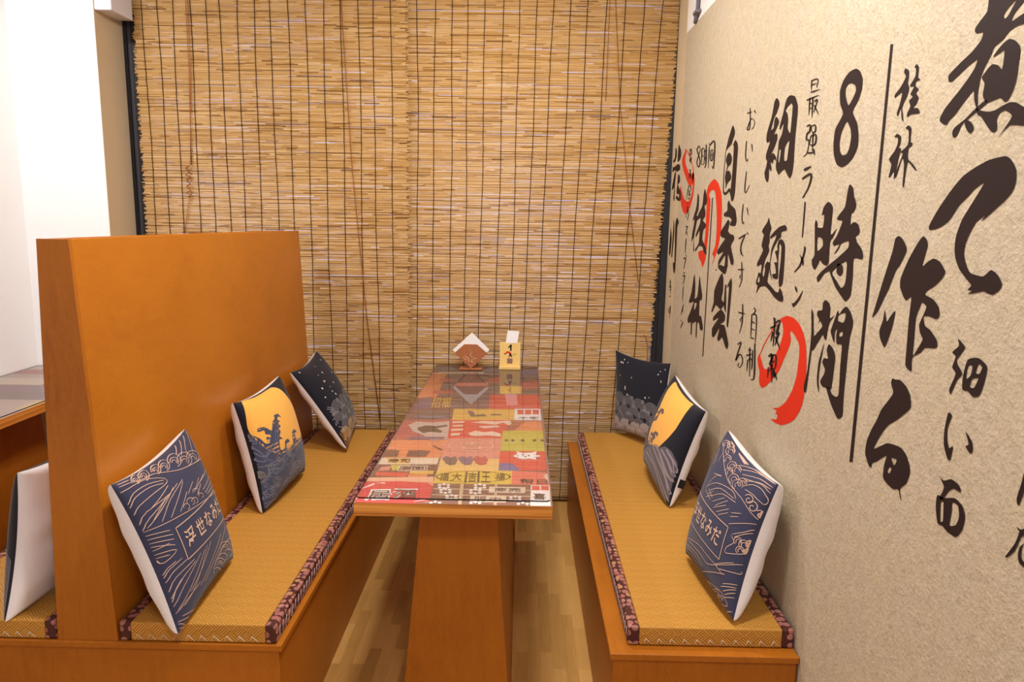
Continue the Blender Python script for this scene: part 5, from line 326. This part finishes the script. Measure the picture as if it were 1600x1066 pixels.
# ---------------------------------------------------------------- reed blinds
def blind(label,x0,x1,y,phase,flare=0):
    wd=lambda x,z:min(.7425,x0+(x-x0)*(1+flare*(z-.8)/(x1-x0)))   # the woven sheet hangs a little askew

    t=thing('reed_blind',label,'blind',((x0+x1)/2,y,.01),'reed blinds hanging on the window')
    rb=MB(); z=.016; N6=6
    while z<2.70:
        x=x0+random.uniform(-.012,.008); end=x1+random.uniform(-.008,.012); dy=random.uniform(-.0012,.0012)
        sag=random.uniform(-.0012,.0012)
        while x<end-.01:
            L=random.choice((.04,.07,.10,.16,.26))*random.uniform(.7,1.3); xe=min(end,x+L); rr=random.uniform(.0026,.0034)
            zz=z+random.uniform(-.0009,.0009); ze=zz+random.uniform(-.0016,.0016)*(.4+L); yy=y+dy+random.uniform(-.0008,.0008)
            vs=[]
            for xx,zc in ((wd(x,zz),zz),(wd(xe+.004,zz),ze)):
                for kk in range(N6):
                    an=2*math.pi*kk/N6; vs.append((xx,yy-rr*math.cos(an)*.8,zc+sag+rr*math.sin(an)))
            rb.add(vs,[(kk,(kk+1)%N6,N6+(kk+1)%N6,N6+kk) for kk in range(N6)]+[tuple(range(N6))[::-1],tuple(range(N6,2*N6))],0,False)
            x=xe
        z+=random.uniform(.0036,.0043) if random.random()>.012 else .0060
    build('reed_panel',rb,M_reed,t)
    x=x0+phase
    while x<x1-.015:
        wob=random.uniform(0,6); pts=[]
        for i in range(70):
            zz=.014+i*2.70/69; pts.append((wd(x+.004*math.sin(zz*2.3+wob)+.002*math.sin(zz*7+2*wob)+random.uniform(-.0009,.0009),zz),y-.0046-.0005*math.sin(i*2.1),zz))
        cm=MB(); cm.tube(pts,.0018,4); build('warp_thread',cm,M_warp,t); x+=.0815+random.uniform(-.008,.008)
    h=MB(); h.box(x0,y-.006,2.70,x1,y+.006,2.75); build('head_rail',h,M_palewood,t,bevel=.003)
    h=MB()
    for zz in (.012,.030): h.tube([(x0+.002,y-.005,zz),((x0+x1)/2,y-.005,zz+.001),(x1-.002,y-.005,zz)],.0017,4)
    build('hem_cord',h,M_warp,t)
    return t
bl=blind('wide reed blind on left half of window, behind the wooden partition',-1.922,-.588,3.716,.045)
br_=blind('reed blind on right half of window, from behind the table to the mural wall',-.655,.668,3.742,.028,.043)
def cord(t,pts,rad=.0017):
    m=MB(); m.tube(pts,rad,5); return build('pull_cord',m,M_cord,t)
yl=3.706
cord(bl,[(-1.654,yl,2.70),(-1.658,yl,2.2),(-1.672,yl,1.76)]); cord(bl,[(-1.64,yl,2.70),(-1.652,yl,2.2),(-1.676,yl,1.76)])
kn=MB()
kn.tube([(-1.690+.012*math.sin(a*2.3),yl-.006-.006*math.cos(a*3.1),1.60+.022*a/2) for a in range(0,15)],.0038,6); build('cord_knot',kn,M_cord,bl)
cord(bl,[(-1.69,yl,1.60),(-1.72,yl,1.45),(-1.74,yl,1.30)]); cord(bl,[(-.905,yl,2.70),(-.86,yl,1.75),(-.80,yl,1.0),(-.74,yl,.45)],.0022)
yr=3.732
cord(br_,[(.42,yr,2.70),(.47,yr,2.1),(.535,yr,1.62),(.60,yr,1.2)],.0018); cord(br_,[(.405,yr,2.70),(.40,yr,2.1)],.0015)
cord(br_,[(.640,yr-.004,.93),(.652,yr-.01,.915),(.660,yr-.01,.87),(.662,yr-.01,.82),(.655,yr-.008,.70)],.0022)
# ---------------------------------------------------------------- benches
def bx8(mb,xa0,xa1,xb0,xb1,y0,y1,z0,z1): mb.hexa([(xa0,y0,z0),(xa1,y0,z0),(xa1,y1,z0),(xa0,y1,z0)],[(xb0,y0,z1),(xb1,y0,z1),(xb1,y1,z1),(xb0,y1,z1)])
bo=thing('booth_bench','orange plywood double-sided booth bench with tall tapered backrest, left of the table','bench',(-1.138,2.6,0))
m=MB(); m.box(-1.652,1.753,0,-.630,3.58,.366); build('seat_box',m,M_wood_z,bo,bevel=.002)
m=MB(); m.box(-1.662,1.745,.366,-.620,3.58,.384); build('seat_board',m,M_wood_y,bo,bevel=.002)
m=MB(); bx8(m,-1.210,-1.066,-1.172,-1.108,1.764,3.575,.384,1.440); build('backrest_core',m,M_panel,bo,bevel=.0015)
m=MB(); m.hexa([(-1.066,1.764,.384),(-1.058,1.764,.384),(-1.058,3.575,.384),(-1.066,3.575,.384)],[(-1.108,1.764,1.443),(-1.101,1.764,1.443),(-1.101,3.575,1.443),(-1.108,3.575,1.443)]); build('backrest_panel',m,M_panel,bo,bevel=.001)
m=MB(); m.hexa([(-1.218,1.764,.384),(-1.210,1.764,.384),(-1.210,3.575,.384),(-1.218,3.575,.384)],[(-1.179,1.764,1.443),(-1.172,1.764,1.443),(-1.172,3.575,1.443),(-1.179,3.575,1.443)]); build('backrest_panel',m,M_panel,bo,bevel=.001)
m=MB(); bx8(m,-1.2185,-1.0575,-1.1795,-1.1005,1.750,1.764,.384,1.4435); build('end_board',m,M_wood_z,bo,bevel=.001)
rbn=thing('box_bench','orange plywood box bench along the mural wall, right of the table','bench',(.5,2.6,0))
m=MB(); m.box(.258,1.752,0,.742,3.60,.366); build('seat_box',m,M_wood_z,rbn,bevel=.002)
m=MB(); m.box(.249,1.742,.366,.744,3.60,.384); build('seat_board',m,M_wood_y,rbn,bevel=.002)
# ---------------------------------------------------------------- seat mats
def seatmat(label,x0,x1,y0,y1,z0,z1,right_edge=True,left_edge=True):
    t=thing('seat_cushion',label,'cushion',((x0+x1)/2,(y0+y1)/2,z0),'woven seat mats on the benches'); bw=.030
    xi0=x0+(bw if left_edge else 0); xi1=x1-(bw if right_edge else 0)
    m=MB(); m.box(xi0,y0,z0,xi1,y1,z1); build('woven_mat',m,M_weave,t,bevel=.004,seg=3)
    for on,a,b,sd in ((left_edge,x0,xi0,-1),(right_edge,xi1,x1,1)):
        if not on: continue
        m=MB(); m.box(a,y0-.001,z0-.0005,b,y1,z1+.0012); build('edging',m,M_edge,t,bevel=.006,seg=3)
        s=MB(); xs=b+.0008 if sd>0 else a-.0008; y=y0+.02
        while y<y1-.02:
            s.tube([(xs,y,z0+.004),(xs,y+.008,z1-.014)],.0007,4); y+=.027
        build('edge_stitching',s,M_thread,t)
    s=MB(); x=xi0+.012
    while x<xi1-.02:
        s.tube([(x,y0-.0015,z0+.004),(x+.006,y0-.0015,z0+.020)],.0008,4); s.tube([(x+.006,y0-.0015,z0+.020),(x+.022,y0-.0015,z0+.004)],.0008,4); x+=.034
    build('front_stitching',s,M_cream_thread,t)
    s=MB(); ym=(y0+y1)/2-.02; x=xi0+.003
    while x<xi1-.008: s.tube([(x,ym,z1+.0004),(x+.009,ym,z1+.0016),(x+.015,ym,z1+.0004)],.0015,4); x+=.0165
    build('seam',s,M_straw,t)
    return t
seatmat('woven straw seat mat with brown floral edging on booth bench, facing the printed table',-1.053,-.634,1.752,3.575,.3855,.438)
seatmat('woven straw seat mat with brown floral edging on bench along the mural wall',.300,.741,1.783,3.595,.3855,.438)
seatmat('woven straw seat mat on far side of the tall partition, under a lone cushion',-1.648,-1.223,1.752,3.575,.3855,.438)
# ---------------------------------------------------------------- pillows
def psurf(c,s,t,side,tf,tb,e=.045):
    TL,TR,BR,BL=c; w=lambda x:max(0,4*x*(1-x))
    s2=s+e*(1-2*s)*w(t); t2=t+e*(1-2*t)*w(s)
    p=(BL*(1-s2)+BR*s2)*(1-t2)+(TL*(1-s2)+TR*s2)*t2
    n=(TR-TL+BR-BL).cross(TR-BR+TL-BL).normalized(); h=(w(s)*w(t))**(.42 if side>0 else .30)
    return p+n*(tf*h if side>0 else -tb*h), n
def clipfill(rings,K=40):
    """ring polygon in (s,t) cut along a fine grid so it follows the bulge"""
    bm=bmesh.new()
    pts=[p for q in rings for p in q]
    vs=[bm.verts.new((p[0],p[1],0)) for p in pts]
    for tr_ in tessellate_polygon([[Vector((p[0],p[1],0)) for p in q] for q in rings]):
        try: bm.faces.new([vs[i] for i in tr_])
        except ValueError: pass
    xs=[p[0] for p in pts]; ys=[p[1] for p in pts]
    for ax,lo,hi in ((0,min(xs),max(xs)),(1,min(ys),max(ys))):
        for i in range(1,K):
            q=.5-.5*math.cos(math.pi*i/K)
            if lo<q<hi:
                co_=(q,0,0) if ax==0 else (0,q,0); no=(1,0,0) if ax==0 else (0,1,0)
                bmesh.ops.bisect_plane(bm,geom=bm.verts[:]+bm.edges[:]+bm.faces[:],dist=1e-7,plane_co=co_,plane_no=no)
    bm.verts.index_update(); V=[(v.co.x,v.co.y) for v in bm.verts]; F=[[v.index for v in f_.verts] for f_ in bm.faces]; bm.free(); return V,F
def smooth_open(pts,sub=3):
    P=[pts[0]]+list(pts)+[pts[-1]]; out=[]
    for i in range(1,len(P)-2):
        a,b,c,d_=P[i-1],P[i],P[i+1],P[i+2]
        for q in range(sub):
            u=q/sub; out.append(tuple(.5*(2*b[j]+(c[j]-a[j])*u+(2*a[j]-5*b[j]+4*c[j]-d_[j])*u*u+(3*b[j]-a[j]-3*c[j]+d_[j])*u**3) for j in (0,1)))
    out.append(P[-2]); return out
def dense(pts,step=.014):
    o=smooth_open(pts) if len(pts)>2 else list(pts); out=[o[0]]
    for a,b in zip(o,o[1:]):
        k=max(1,int(math.hypot(b[0]-a[0],b[1]-a[1])/step))
        for i in range(1,k+1): out.append((a[0]+(b[0]-a[0])*i/k,a[1]+(b[1]-a[1])*i/k))
    return [out]
def ribbon(pts,w):
    o=pts[0] if isinstance(pts[0],list) else smooth_open(pts); A=[];B=[]
    for i,p in enumerate(o):
        a=o[max(0,i-1)]; b=o[min(len(o)-1,i+1)]; dx,dy=b[0]-a[0],b[1]-a[1]; L=math.hypot(dx,dy) or 1e-9
        ww=w*(.55 if i in (0,len(o)-1) else 1); A.append((p[0]-dy/L*ww,p[1]+dx/L*ww)); B.append((p[0]+dy/L*ww,p[1]-dx/L*ww))
    return A,B
GL={}
def glyph(s,bold=.012):
    """outline letters filled, as points and faces in a unit box"""
    key=(s,bold)
    if key in GL: return GL[key]
    cu=bpy.data.curves.new('letters','FONT'); cu.body=s; cu.resolution_u=3; cu.offset=bold
    ob=bpy.data.objects.new('letters',cu); COL.objects.link(ob); dg=bpy.context.evaluated_depsgraph_get(); dg.update()
    ev=ob.evaluated_get(dg); me=ev.to_mesh(); V=[(v.co.x,v.co.y) for v in me.vertices]; F=[list(p.vertices) for p in me.polygons]
    ev.to_mesh_clear(); bpy.data.objects.remove(ob); bpy.data.curves.remove(cu)
    xs=[v[0] for v in V]; ys=[v[1] for v in V]; x0,x1,y0,y1=min(xs),max(xs),min(ys),max(ys)
    GL[key]=([((x-x0)/(x1-x0),(y-y0)/(y1-y0)) for x,y in V],F); return GL[key]
def pillow(key,name,label,group,base,design,text=None,tagpos=None):
    c0,(tf,tb)=PCORN[key]; c=[Vector(v) for v in c0]; loc=(c[2]+c[3])/2
    t=thing('throw_pillow',label,'pillow',loc,group); n=56
    ab=[.5-.5*math.cos(math.pi*i/n) for i in range(n+1)]
    rnd=random.Random(key)
    for side,nm,mt in ((1,'printed_face',PM[base]),(-1,'white_back',M_fab)):
        m=MB(); vs=[]
        ph=[rnd.uniform(0,6) for _ in range(4)]
        for j in range(n+1):
            for i in range(n+1):
                s,tt=ab[i],ab[j]; p,nn=psurf(c,s,tt,side,tf,tb)
                if side<0:   # soft creases in the plain back
                    wq=(16*s*(1-s)*tt*(1-tt))**.5; p=p-nn*wq*.004*(math.sin(17*tt+ph[0]+3*s)+.6*math.sin(29*tt+ph[1]-2*s))
                vs.append(p)
        fs=[]
        for j in range(n):
            for i in range(n):
                q=(j*(n+1)+i,j*(n+1)+i+1,(j+1)*(n+1)+i+1,(j+1)*(n+1)+i); fs.append(q if side>0 else q[::-1])
        m.add(vs,fs,0,True); face=build(nm,m,mt,t)
        if side>0: front=face
    layers={}; order=0
    def put(col,V,F,up=0):
        nonlocal order
        mb=layers.setdefault(col,MB()); order+=1; off=.0009+up+.000002*order
        out=[]
        for s,tt in V:
            s=min(.998,max(.002,s)); tt=min(.998,max(.002,tt)); p,nn=psurf(c,s,tt,1,tf,tb)
            e=.004; ds=psurf(c,min(.999,s+e),tt,1,tf,tb)[0]-psurf(c,max(.001,s-e),tt,1,tf,tb)[0]; dt=psurf(c,s,min(.999,tt+e),1,tf,tb)[0]-psurf(c,s,max(.001,tt-e),1,tf,tb)[0]
            nl=ds.cross(dt).normalized(); out.append(p+nl*off)
        mb.add(out,F,0,True)
    def line(col,pts,w):
        A,B=ribbon(dense(pts),w); V=[];F=[]
        for i in range(len(A)): V+= [A[i],B[i]]
        for i in range(len(A)-1): F.append((2*i+1,2*i+3,2*i+2,2*i))
        put(col,V,F,.0007)
    def area_(col,pts):
        V,F=clipfill([catmull(pts,3)]); put(col,V,F)
    if isinstance(design,str):
        for col,w,fl in PDES[design]:
            pts=[(fl[i]/1000,fl[i+1]/1000) for i in range(0,len(fl),2)]
            pts=[p for i,p in enumerate(pts) if i==0 or p!=pts[i-1]]
            if len(pts)<2: continue
            if w==0:
                if len(pts)>3: area_(col,pts)
            else: line(col,pts,w*.00052*(1.6 if design=='R2' else 1))
    else: design(line,area_)
    if key=='L2':   # swirling water filling the lower half
        for k in range(70):
            x,y=rnd.uniform(.06,.94),rnd.uniform(.05,.44); q=rnd.uniform(.022,.05); a0=rnd.uniform(0,6)
            line(rnd.choice(('lightslate','lightslate','olive','mauve')),[(min(.985,max(.015,x+q*(1-i/15)*math.cos(a0+i*.62))),min(.5,max(.015,y+q*.8*(1-i/15)*math.sin(a0+i*.62)))) for i in range(13)],.0026)
            line('lightslate',[(min(.985,max(.015,x+(i-4)*.022)),min(.5,max(.015,y-.03+.02*math.sin(a0+i*.9)))) for i in range(9)],.0024)
    if text:
        bx0,bx1,by0,by1,tx=text
        for a,b in (((bx0,by0),(bx1,by0)),((bx1,by0),(bx1,by1)),((bx1,by1),(bx0,by1)),((bx0,by1),(bx0,by0))): line('peach',[a,b],.0032)
        for ch,o_,ux,uy in tx:   # origin, x axis, y axis in (s,t)
            V,F=glyph(ch); put('peach',[(o_[0]+x*ux[0]+y*uy[0],o_[1]+x*ux[1]+y*uy[1]) for x,y in V],F,.0007)
    NM={'orange':'moon_print','peach':'wave_line_print','star':'star_print'}
    for col,mb in layers.items(): build(NM.get(col,'wave_print'),mb,PM[col],front)
    if tagpos:
        m=MB(); p,nn=psurf(c,tagpos[0],tagpos[1],1,tf,tb); ex=(c[2]-c[3]).normalized(); up=(c[1]-c[2]).normalized()
        nn=(nn-up*nn.dot(up)).normalized(); p=c[2]*(1-tagpos[1])+c[1]*tagpos[1]; q=[p+ex*.006,p+ex*.010-nn*.022,p+ex*.010-nn*.022-up*.034,p+ex*.006-up*.034]
        m.add(q+[v+nn*.0012 for v in q],[(0,1,2,3),(7,6,5,4),(0,4,5,1),(1,5,6,2),(2,6,7,3),(3,7,4,0)]); build('fabric_tag',m,PM['black'],t)
    return t
def seigaiha(seed,gold):
    def f(line,area_):
        rn=random.Random(seed)
        for k in range(16): 
            x,y,rr=rn.uniform(.04,.96),rn.uniform(.5,.96),rn.choice((.006,.008,.011)); area_('star',[(x+rr*math.cos(a),y+rr*1.2*math.sin(a)) for a in (0,1.05,2.1,3.14,4.2,5.25)])
        rows=[(.36,.13,'arcgrey',0),(.25,.125,'arcgrey',1),(.14,.12,'arcgrey',0),(.07,.115,gold,1),(-.03,.12,gold,0)]
        for y0,R,colr,o_ in rows:
            x=-.05+o_*.11
            while x<1.05:
                R2=R*rn.uniform(.92,1.1); yy=y0+rn.uniform(-.012,.012)
                fl=[(x+R2*math.cos(a),max(.004,yy+R2*math.sin(a))) for a in [math.pi*i/12 for i in range(13)]]
                bd=[(min(.996,max(.004,p[0])),p[1]) for p in fl]+[(min(.996,max(.004,x-R2*.9)),max(.004,yy-.08)),(min(.996,max(.004,x+R2*.9)),max(.004,yy-.08))][::1]
                area_('navyblack' if colr=='arcgrey' else 'goldfill' if gold=='arcgold' else 'arcfill',bd)
                for q in (1,.85,.7,.55,.4,.25):
                    pts=[(x+R2*q*math.cos(a),yy+R2*q*math.sin(a)) for a in [math.pi*i/10 for i in range(11)]]
                    pts=[p for p in pts if .01<p[0]<.99 and p[1]>.01]
                    if len(pts)>2: line(colr,pts,.0030)
                if rn.random()<.5:
                    cx,cy=x+.07,yy+R2*.8; pts=[(cx+.03*(1-i/16)*math.cos(i*.75),cy+.03*(1-i/16)*math.sin(i*.75)) for i in range(13)]
                    if .03<cx<.96: line(colr,pts,.0036)
                x+=.215
    return f
def stripes(line,area_):
    area_('greywave',[(.004,.004),(.5,.004),(.996,.004),(.996,.4),(.85,.5),(.6,.42),(.4,.5),(.2,.42),(.004,.5)])
    for i in range(9): line('mauve' if i%2 else 'tan',[(.06+.1*i,.03),(.09+.1*i,.2),(.05+.1*i,.36)],.012)
# inscriptions: characters placed along the framed label of each wave pillow
def along(s,a,b,wd,ht,slx):
    n=len(s); out=[]
    for i,ch in enumerate(s):
        q=i/(max(1,n-1)); o_=(a[0]+(b[0]-a[0])*q,a[1]+(b[1]-a[1])*q); out.append((ch,o_,wd,(slx,ht)))
    return out
pillow('L1','p','dark blue wave pillow with a framed inscription, nearest on the booth bench','wave pillows with inscription','navy','L1',text=TXT_L1)
pillow('L2','p','moon and dark blue waves pillow in the middle of the booth bench row','moon pillows','navyblack','L2')
pillow('L3','p','black starry pillow with gold wave arcs, farthest on the booth bench','starry pillows','navyblack',seigaiha('a','arcgold'))
pillow('R1','p','dark blue wave pillow with a framed inscription, nearest on the mural wall bench','wave pillows with inscription','navy','R1',text=TXT_R1)
pillow('R2','p','moon pillow with grey striped wave and black tag, middle of the mural wall bench','moon pillows','navyblack','R2',tagpos=(.995,.30))
pillow('R3','p','black starry pillow with pale wave arcs in the corner beside the mural wall','starry pillows','navyblack',seigaiha('b','arccream'))
pillow('P7','p','pillow showing its plain white back, beyond the partition on far left seat','far side pillow','navyblack',stripes)
# ---------------------------------------------------------------- tables
def table(label,glabel,x0,x1,y0,y1,leg,main):
    t=thing('dining_table',label,'table',((x0+x1)/2,(y0+y1)/2,0),'booth tables')
    m=MB(); m.box(x0,y0,.717,x1,y1,.7548); build('tabletop',m,M_ply,t,bevel=.0015)
    pm=MB(); names=list(TM); k=0
    if main:
        bs=lambda x,y,kk:(x,y,.7551+kk*.000005)
        for cn,poly in TQ:
            pts=[(p[0]/1000,p[1]/1000) for p in poly]; k+=1
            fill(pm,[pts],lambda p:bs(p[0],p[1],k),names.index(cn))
        for sx,cn,qd in TT:
            V,F=glyph(sx.strip('*'),.035 if sx[0]=='*' else .010); k+=1; P=[(p[0]/1000,p[1]/1000) for p in qd]; vs=[]
            for u,v in V:
                x=(P[3][0]*(1-u)+P[2][0]*u)*(1-v)+(P[0][0]*(1-u)+P[1][0]*u)*v; y=(P[3][1]*(1-u)+P[2][1]*u)*(1-v)+(P[0][1]*(1-u)+P[1][1]*u)*v
                vs.append(bs(x,y,k))
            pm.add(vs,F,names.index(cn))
    else:
        rn=random.Random(3); y=y0
        pal=['tgrey','tred2','torange','tpink','tcream','tbrown','twash','tpeach','tpaley','tplum']
        while y<y1-.01:
            ye=min(y1,y+rn.uniform(.08,.16)); x=x0
            while x<x1-.01:
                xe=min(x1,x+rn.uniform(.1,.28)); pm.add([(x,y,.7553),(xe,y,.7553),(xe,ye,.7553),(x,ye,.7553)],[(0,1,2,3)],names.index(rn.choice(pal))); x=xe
            y=ye
    # plain sheet below the printed blocks
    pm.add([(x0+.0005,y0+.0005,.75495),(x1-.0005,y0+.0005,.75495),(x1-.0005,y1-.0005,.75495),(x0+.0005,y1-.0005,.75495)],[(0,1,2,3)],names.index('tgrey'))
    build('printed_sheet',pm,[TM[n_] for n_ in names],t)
    (a0,a1,b0,b1,ya,yb)=leg; m=MB(); bx8(m,a0,a1,b0,b1,ya,yb,0,.717); build('pedestal',m,M_wood_z,t,bevel=.0015)
    m=MB(); m.box(a0+.10,yb,0,a1-.0,yb+.13,.13); build('foot_block',m,M_wood_x,t,bevel=.002)
    g=thing('glass_tabletop',glabel,'glass',((x0+x1)/2,(y0+y1)/2,.7567),'glass sheets on the booth tables')
    gx0,gx1,gy0,gy1=x0+.002,x1-.006,y0+.024,y1-.002; R=.012; ring=[]
    for cx,cy,a in ((gx1-R,gy0+R,-90),(gx1-R,gy1-R,0),(gx0+R,gy1-R,90),(gx0+R,gy0+R,180)):
        for i in range(7): an=math.radians(a+15*i); ring.append((cx+R*math.cos(an),cy+R*math.sin(an)))
    n=len(ring); z=.7609
    m=MB(); m.add([(p[0],p[1],z) for p in ring],[tuple(range(n))]); build('glass_sheet',m,M_tglass,g)
    m=MB(); m.add([(p[0],p[1],.7568) for p in ring]+[(p[0],p[1],z) for p in ring],[(i,(i+1)%n,n+(i+1)%n,n+i) for i in range(n)]); build('glass_edge',m,M_tedge,g,label='dark polished edge of the glass')
    return t
table('long dining table with colourful patchwork print and plywood edge between two benches','clear glass sheet over the patchwork print of the middle table',-.440,.0925,1.826,3.690,(-.342,-.012,-.275,-.062,1.95,3.08),True)
table('partly hidden dining table beyond the partition, against the white wall','clear glass sheet on the partly hidden table beyond the partition',-2.405,-1.912,1.85,3.500,(-2.36,-2.10,-2.33,-2.14,2.0,3.1),False)
# ---------------------------------------------------------------- things on the table
nh=thing('napkin_holder','brown wooden diamond napkin holder filled with white napkins, at the table end','napkin holder',(-.252,3.60,.761))
cx,cy,cz=-.250,3.595,.766
dia=[(0,0),(.083,.079),(.031,.124),(-.034,.124),(-.083,.079)]
for yy in (cy-.020,cy+.016):
    m=MB(); n=len(dia); m.add([(cx+p[0],yy,cz+p[1]) for p in dia]+[(cx+p[0],yy+.004,cz+p[1]) for p in dia],[tuple(range(n)),tuple(range(n,2*n))[::-1]]+[(i,n+i,n+(i+1)%n,(i+1)%n) for i in range(n)][::1]); build('side_plate',m,M_brownwood,nh,bevel=.0008)
m=MB(); m.box(cx-.058,cy-.030,.761,cx+.057,cy+.03,.768); build('base_board',m,M_brownwood,nh,bevel=.001)
m=MB()
def dflat(dy,pts):
    n=len(pts); m.add([(cx+p[0],dy,cz+p[1]) for p in pts]+[(cx+p[0],dy+.0026,cz+p[1]) for p in pts],[tuple(range(n)),tuple(range(n,2*n))[::-1]]+[(i,n+i,n+(i+1)%n,(i+1)%n) for i in range(n)])
for i in range(9):
    j=random.uniform(-.0015,.0015); dflat(cy-.0155+i*.0034,[(j,.006),(.090+j,.092),(.083+j,.099),(.002+j,.179),(-.083+j,.099),(-.091+j,.092)])
build('napkins',m,M_paper,nh,label='stack of folded white paper napkins')
m=MB()
for P in ([(-.03,.07),(-.02,.055),(0,.062),(.012,.05),(.03,.055)],[(-.005,.095),(-.002,.07),(-.012,.045),(-.004,.022)],[(-.038,.06),(-.03,.048),(-.018,.045)],[(.012,.06),(.004,.04),(.0,.025)],[(-.012,.03),(0,.028),(.012,.035)],[(-.006,.085),(.008,.08)]):
    A,B=ribbon(P,.0026); V=[]
    for a,b in zip(A,B): V+=[(cx+a[0],cy-.0207,cz+a[1]),(cx+b[0],cy-.0207,cz+b[1])]
    m.add(V,[(2*i+1,2*i+3,2*i+2,2*i) for i in range(len(A)-1)])
build('carved_mark',m,M_carve,nh)
ns=thing('table_number_stand','pale wooden table number stand reading 1 with a blank white card on top','sign',(-.054,3.61,.761))
m=MB(); m.hexa([(-.106,3.605,.773),(-.002,3.605,.773),(-.002,3.622,.773),(-.106,3.622,.773)],[(-.107,3.618,.897),(-.001,3.618,.897),(-.001,3.630,.897),(-.107,3.630,.897)]); build('plate',m,M_palewood,ns,bevel=.001)
m=MB(); m.box(-.109,3.590,.761,.001,3.65,.7745); build('base',m,M_palewood,ns,bevel=.001)
def onplate(x,z): q=(z-.773)/.124; return (x,3.6042+q*.013,z)
m=MB(); fill(m,[[(-.054+(a-955)*.00036,.897-(b-320)*.000375) for a,b in ((925,384),(942,374),(957,350),(979,350),(976,436),(954,436),(956,384),(930,399))]],lambda p:onplate(*p)); build('number',m,PM['black'],ns)
m=MB()
def blob(pts,mi): fill(m,[catmull(pts,3)],lambda p:onplate(p[0],p[1]),mi)
blob([(-.078,.838),(-.073,.849),(-.062,.852),(-.051,.846),(-.046,.836),(-.054,.834),(-.062,.843),(-.070,.840)],0)
blob([(-.084,.838),(-.080,.842),(-.076,.838),(-.079,.834)],1); blob([(-.060,.836),(-.052,.843),(-.048,.836),(-.042,.822),(-.047,.822),(-.052,.829),(-.058,.821),(-.062,.822),(-.056,.832)],1)
blob([(-.044,.836),(-.030,.838),(-.024,.841),(-.022,.835),(-.030,.834),(-.044,.833)],2)
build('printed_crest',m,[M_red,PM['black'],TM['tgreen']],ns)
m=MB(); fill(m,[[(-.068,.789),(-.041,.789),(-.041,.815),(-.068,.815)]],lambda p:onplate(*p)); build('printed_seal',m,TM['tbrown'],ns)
m=MB(); m.hexa([(-.077,3.617,.893),(-.018,3.617,.893),(-.018,3.6185,.893),(-.077,3.6185,.893)],[(-.067,3.619,.957),(-.009,3.619,.954),(-.009,3.6205,.954),(-.067,3.6205,.957)]); build('card',m,M_paper,ns,label='blank white card')
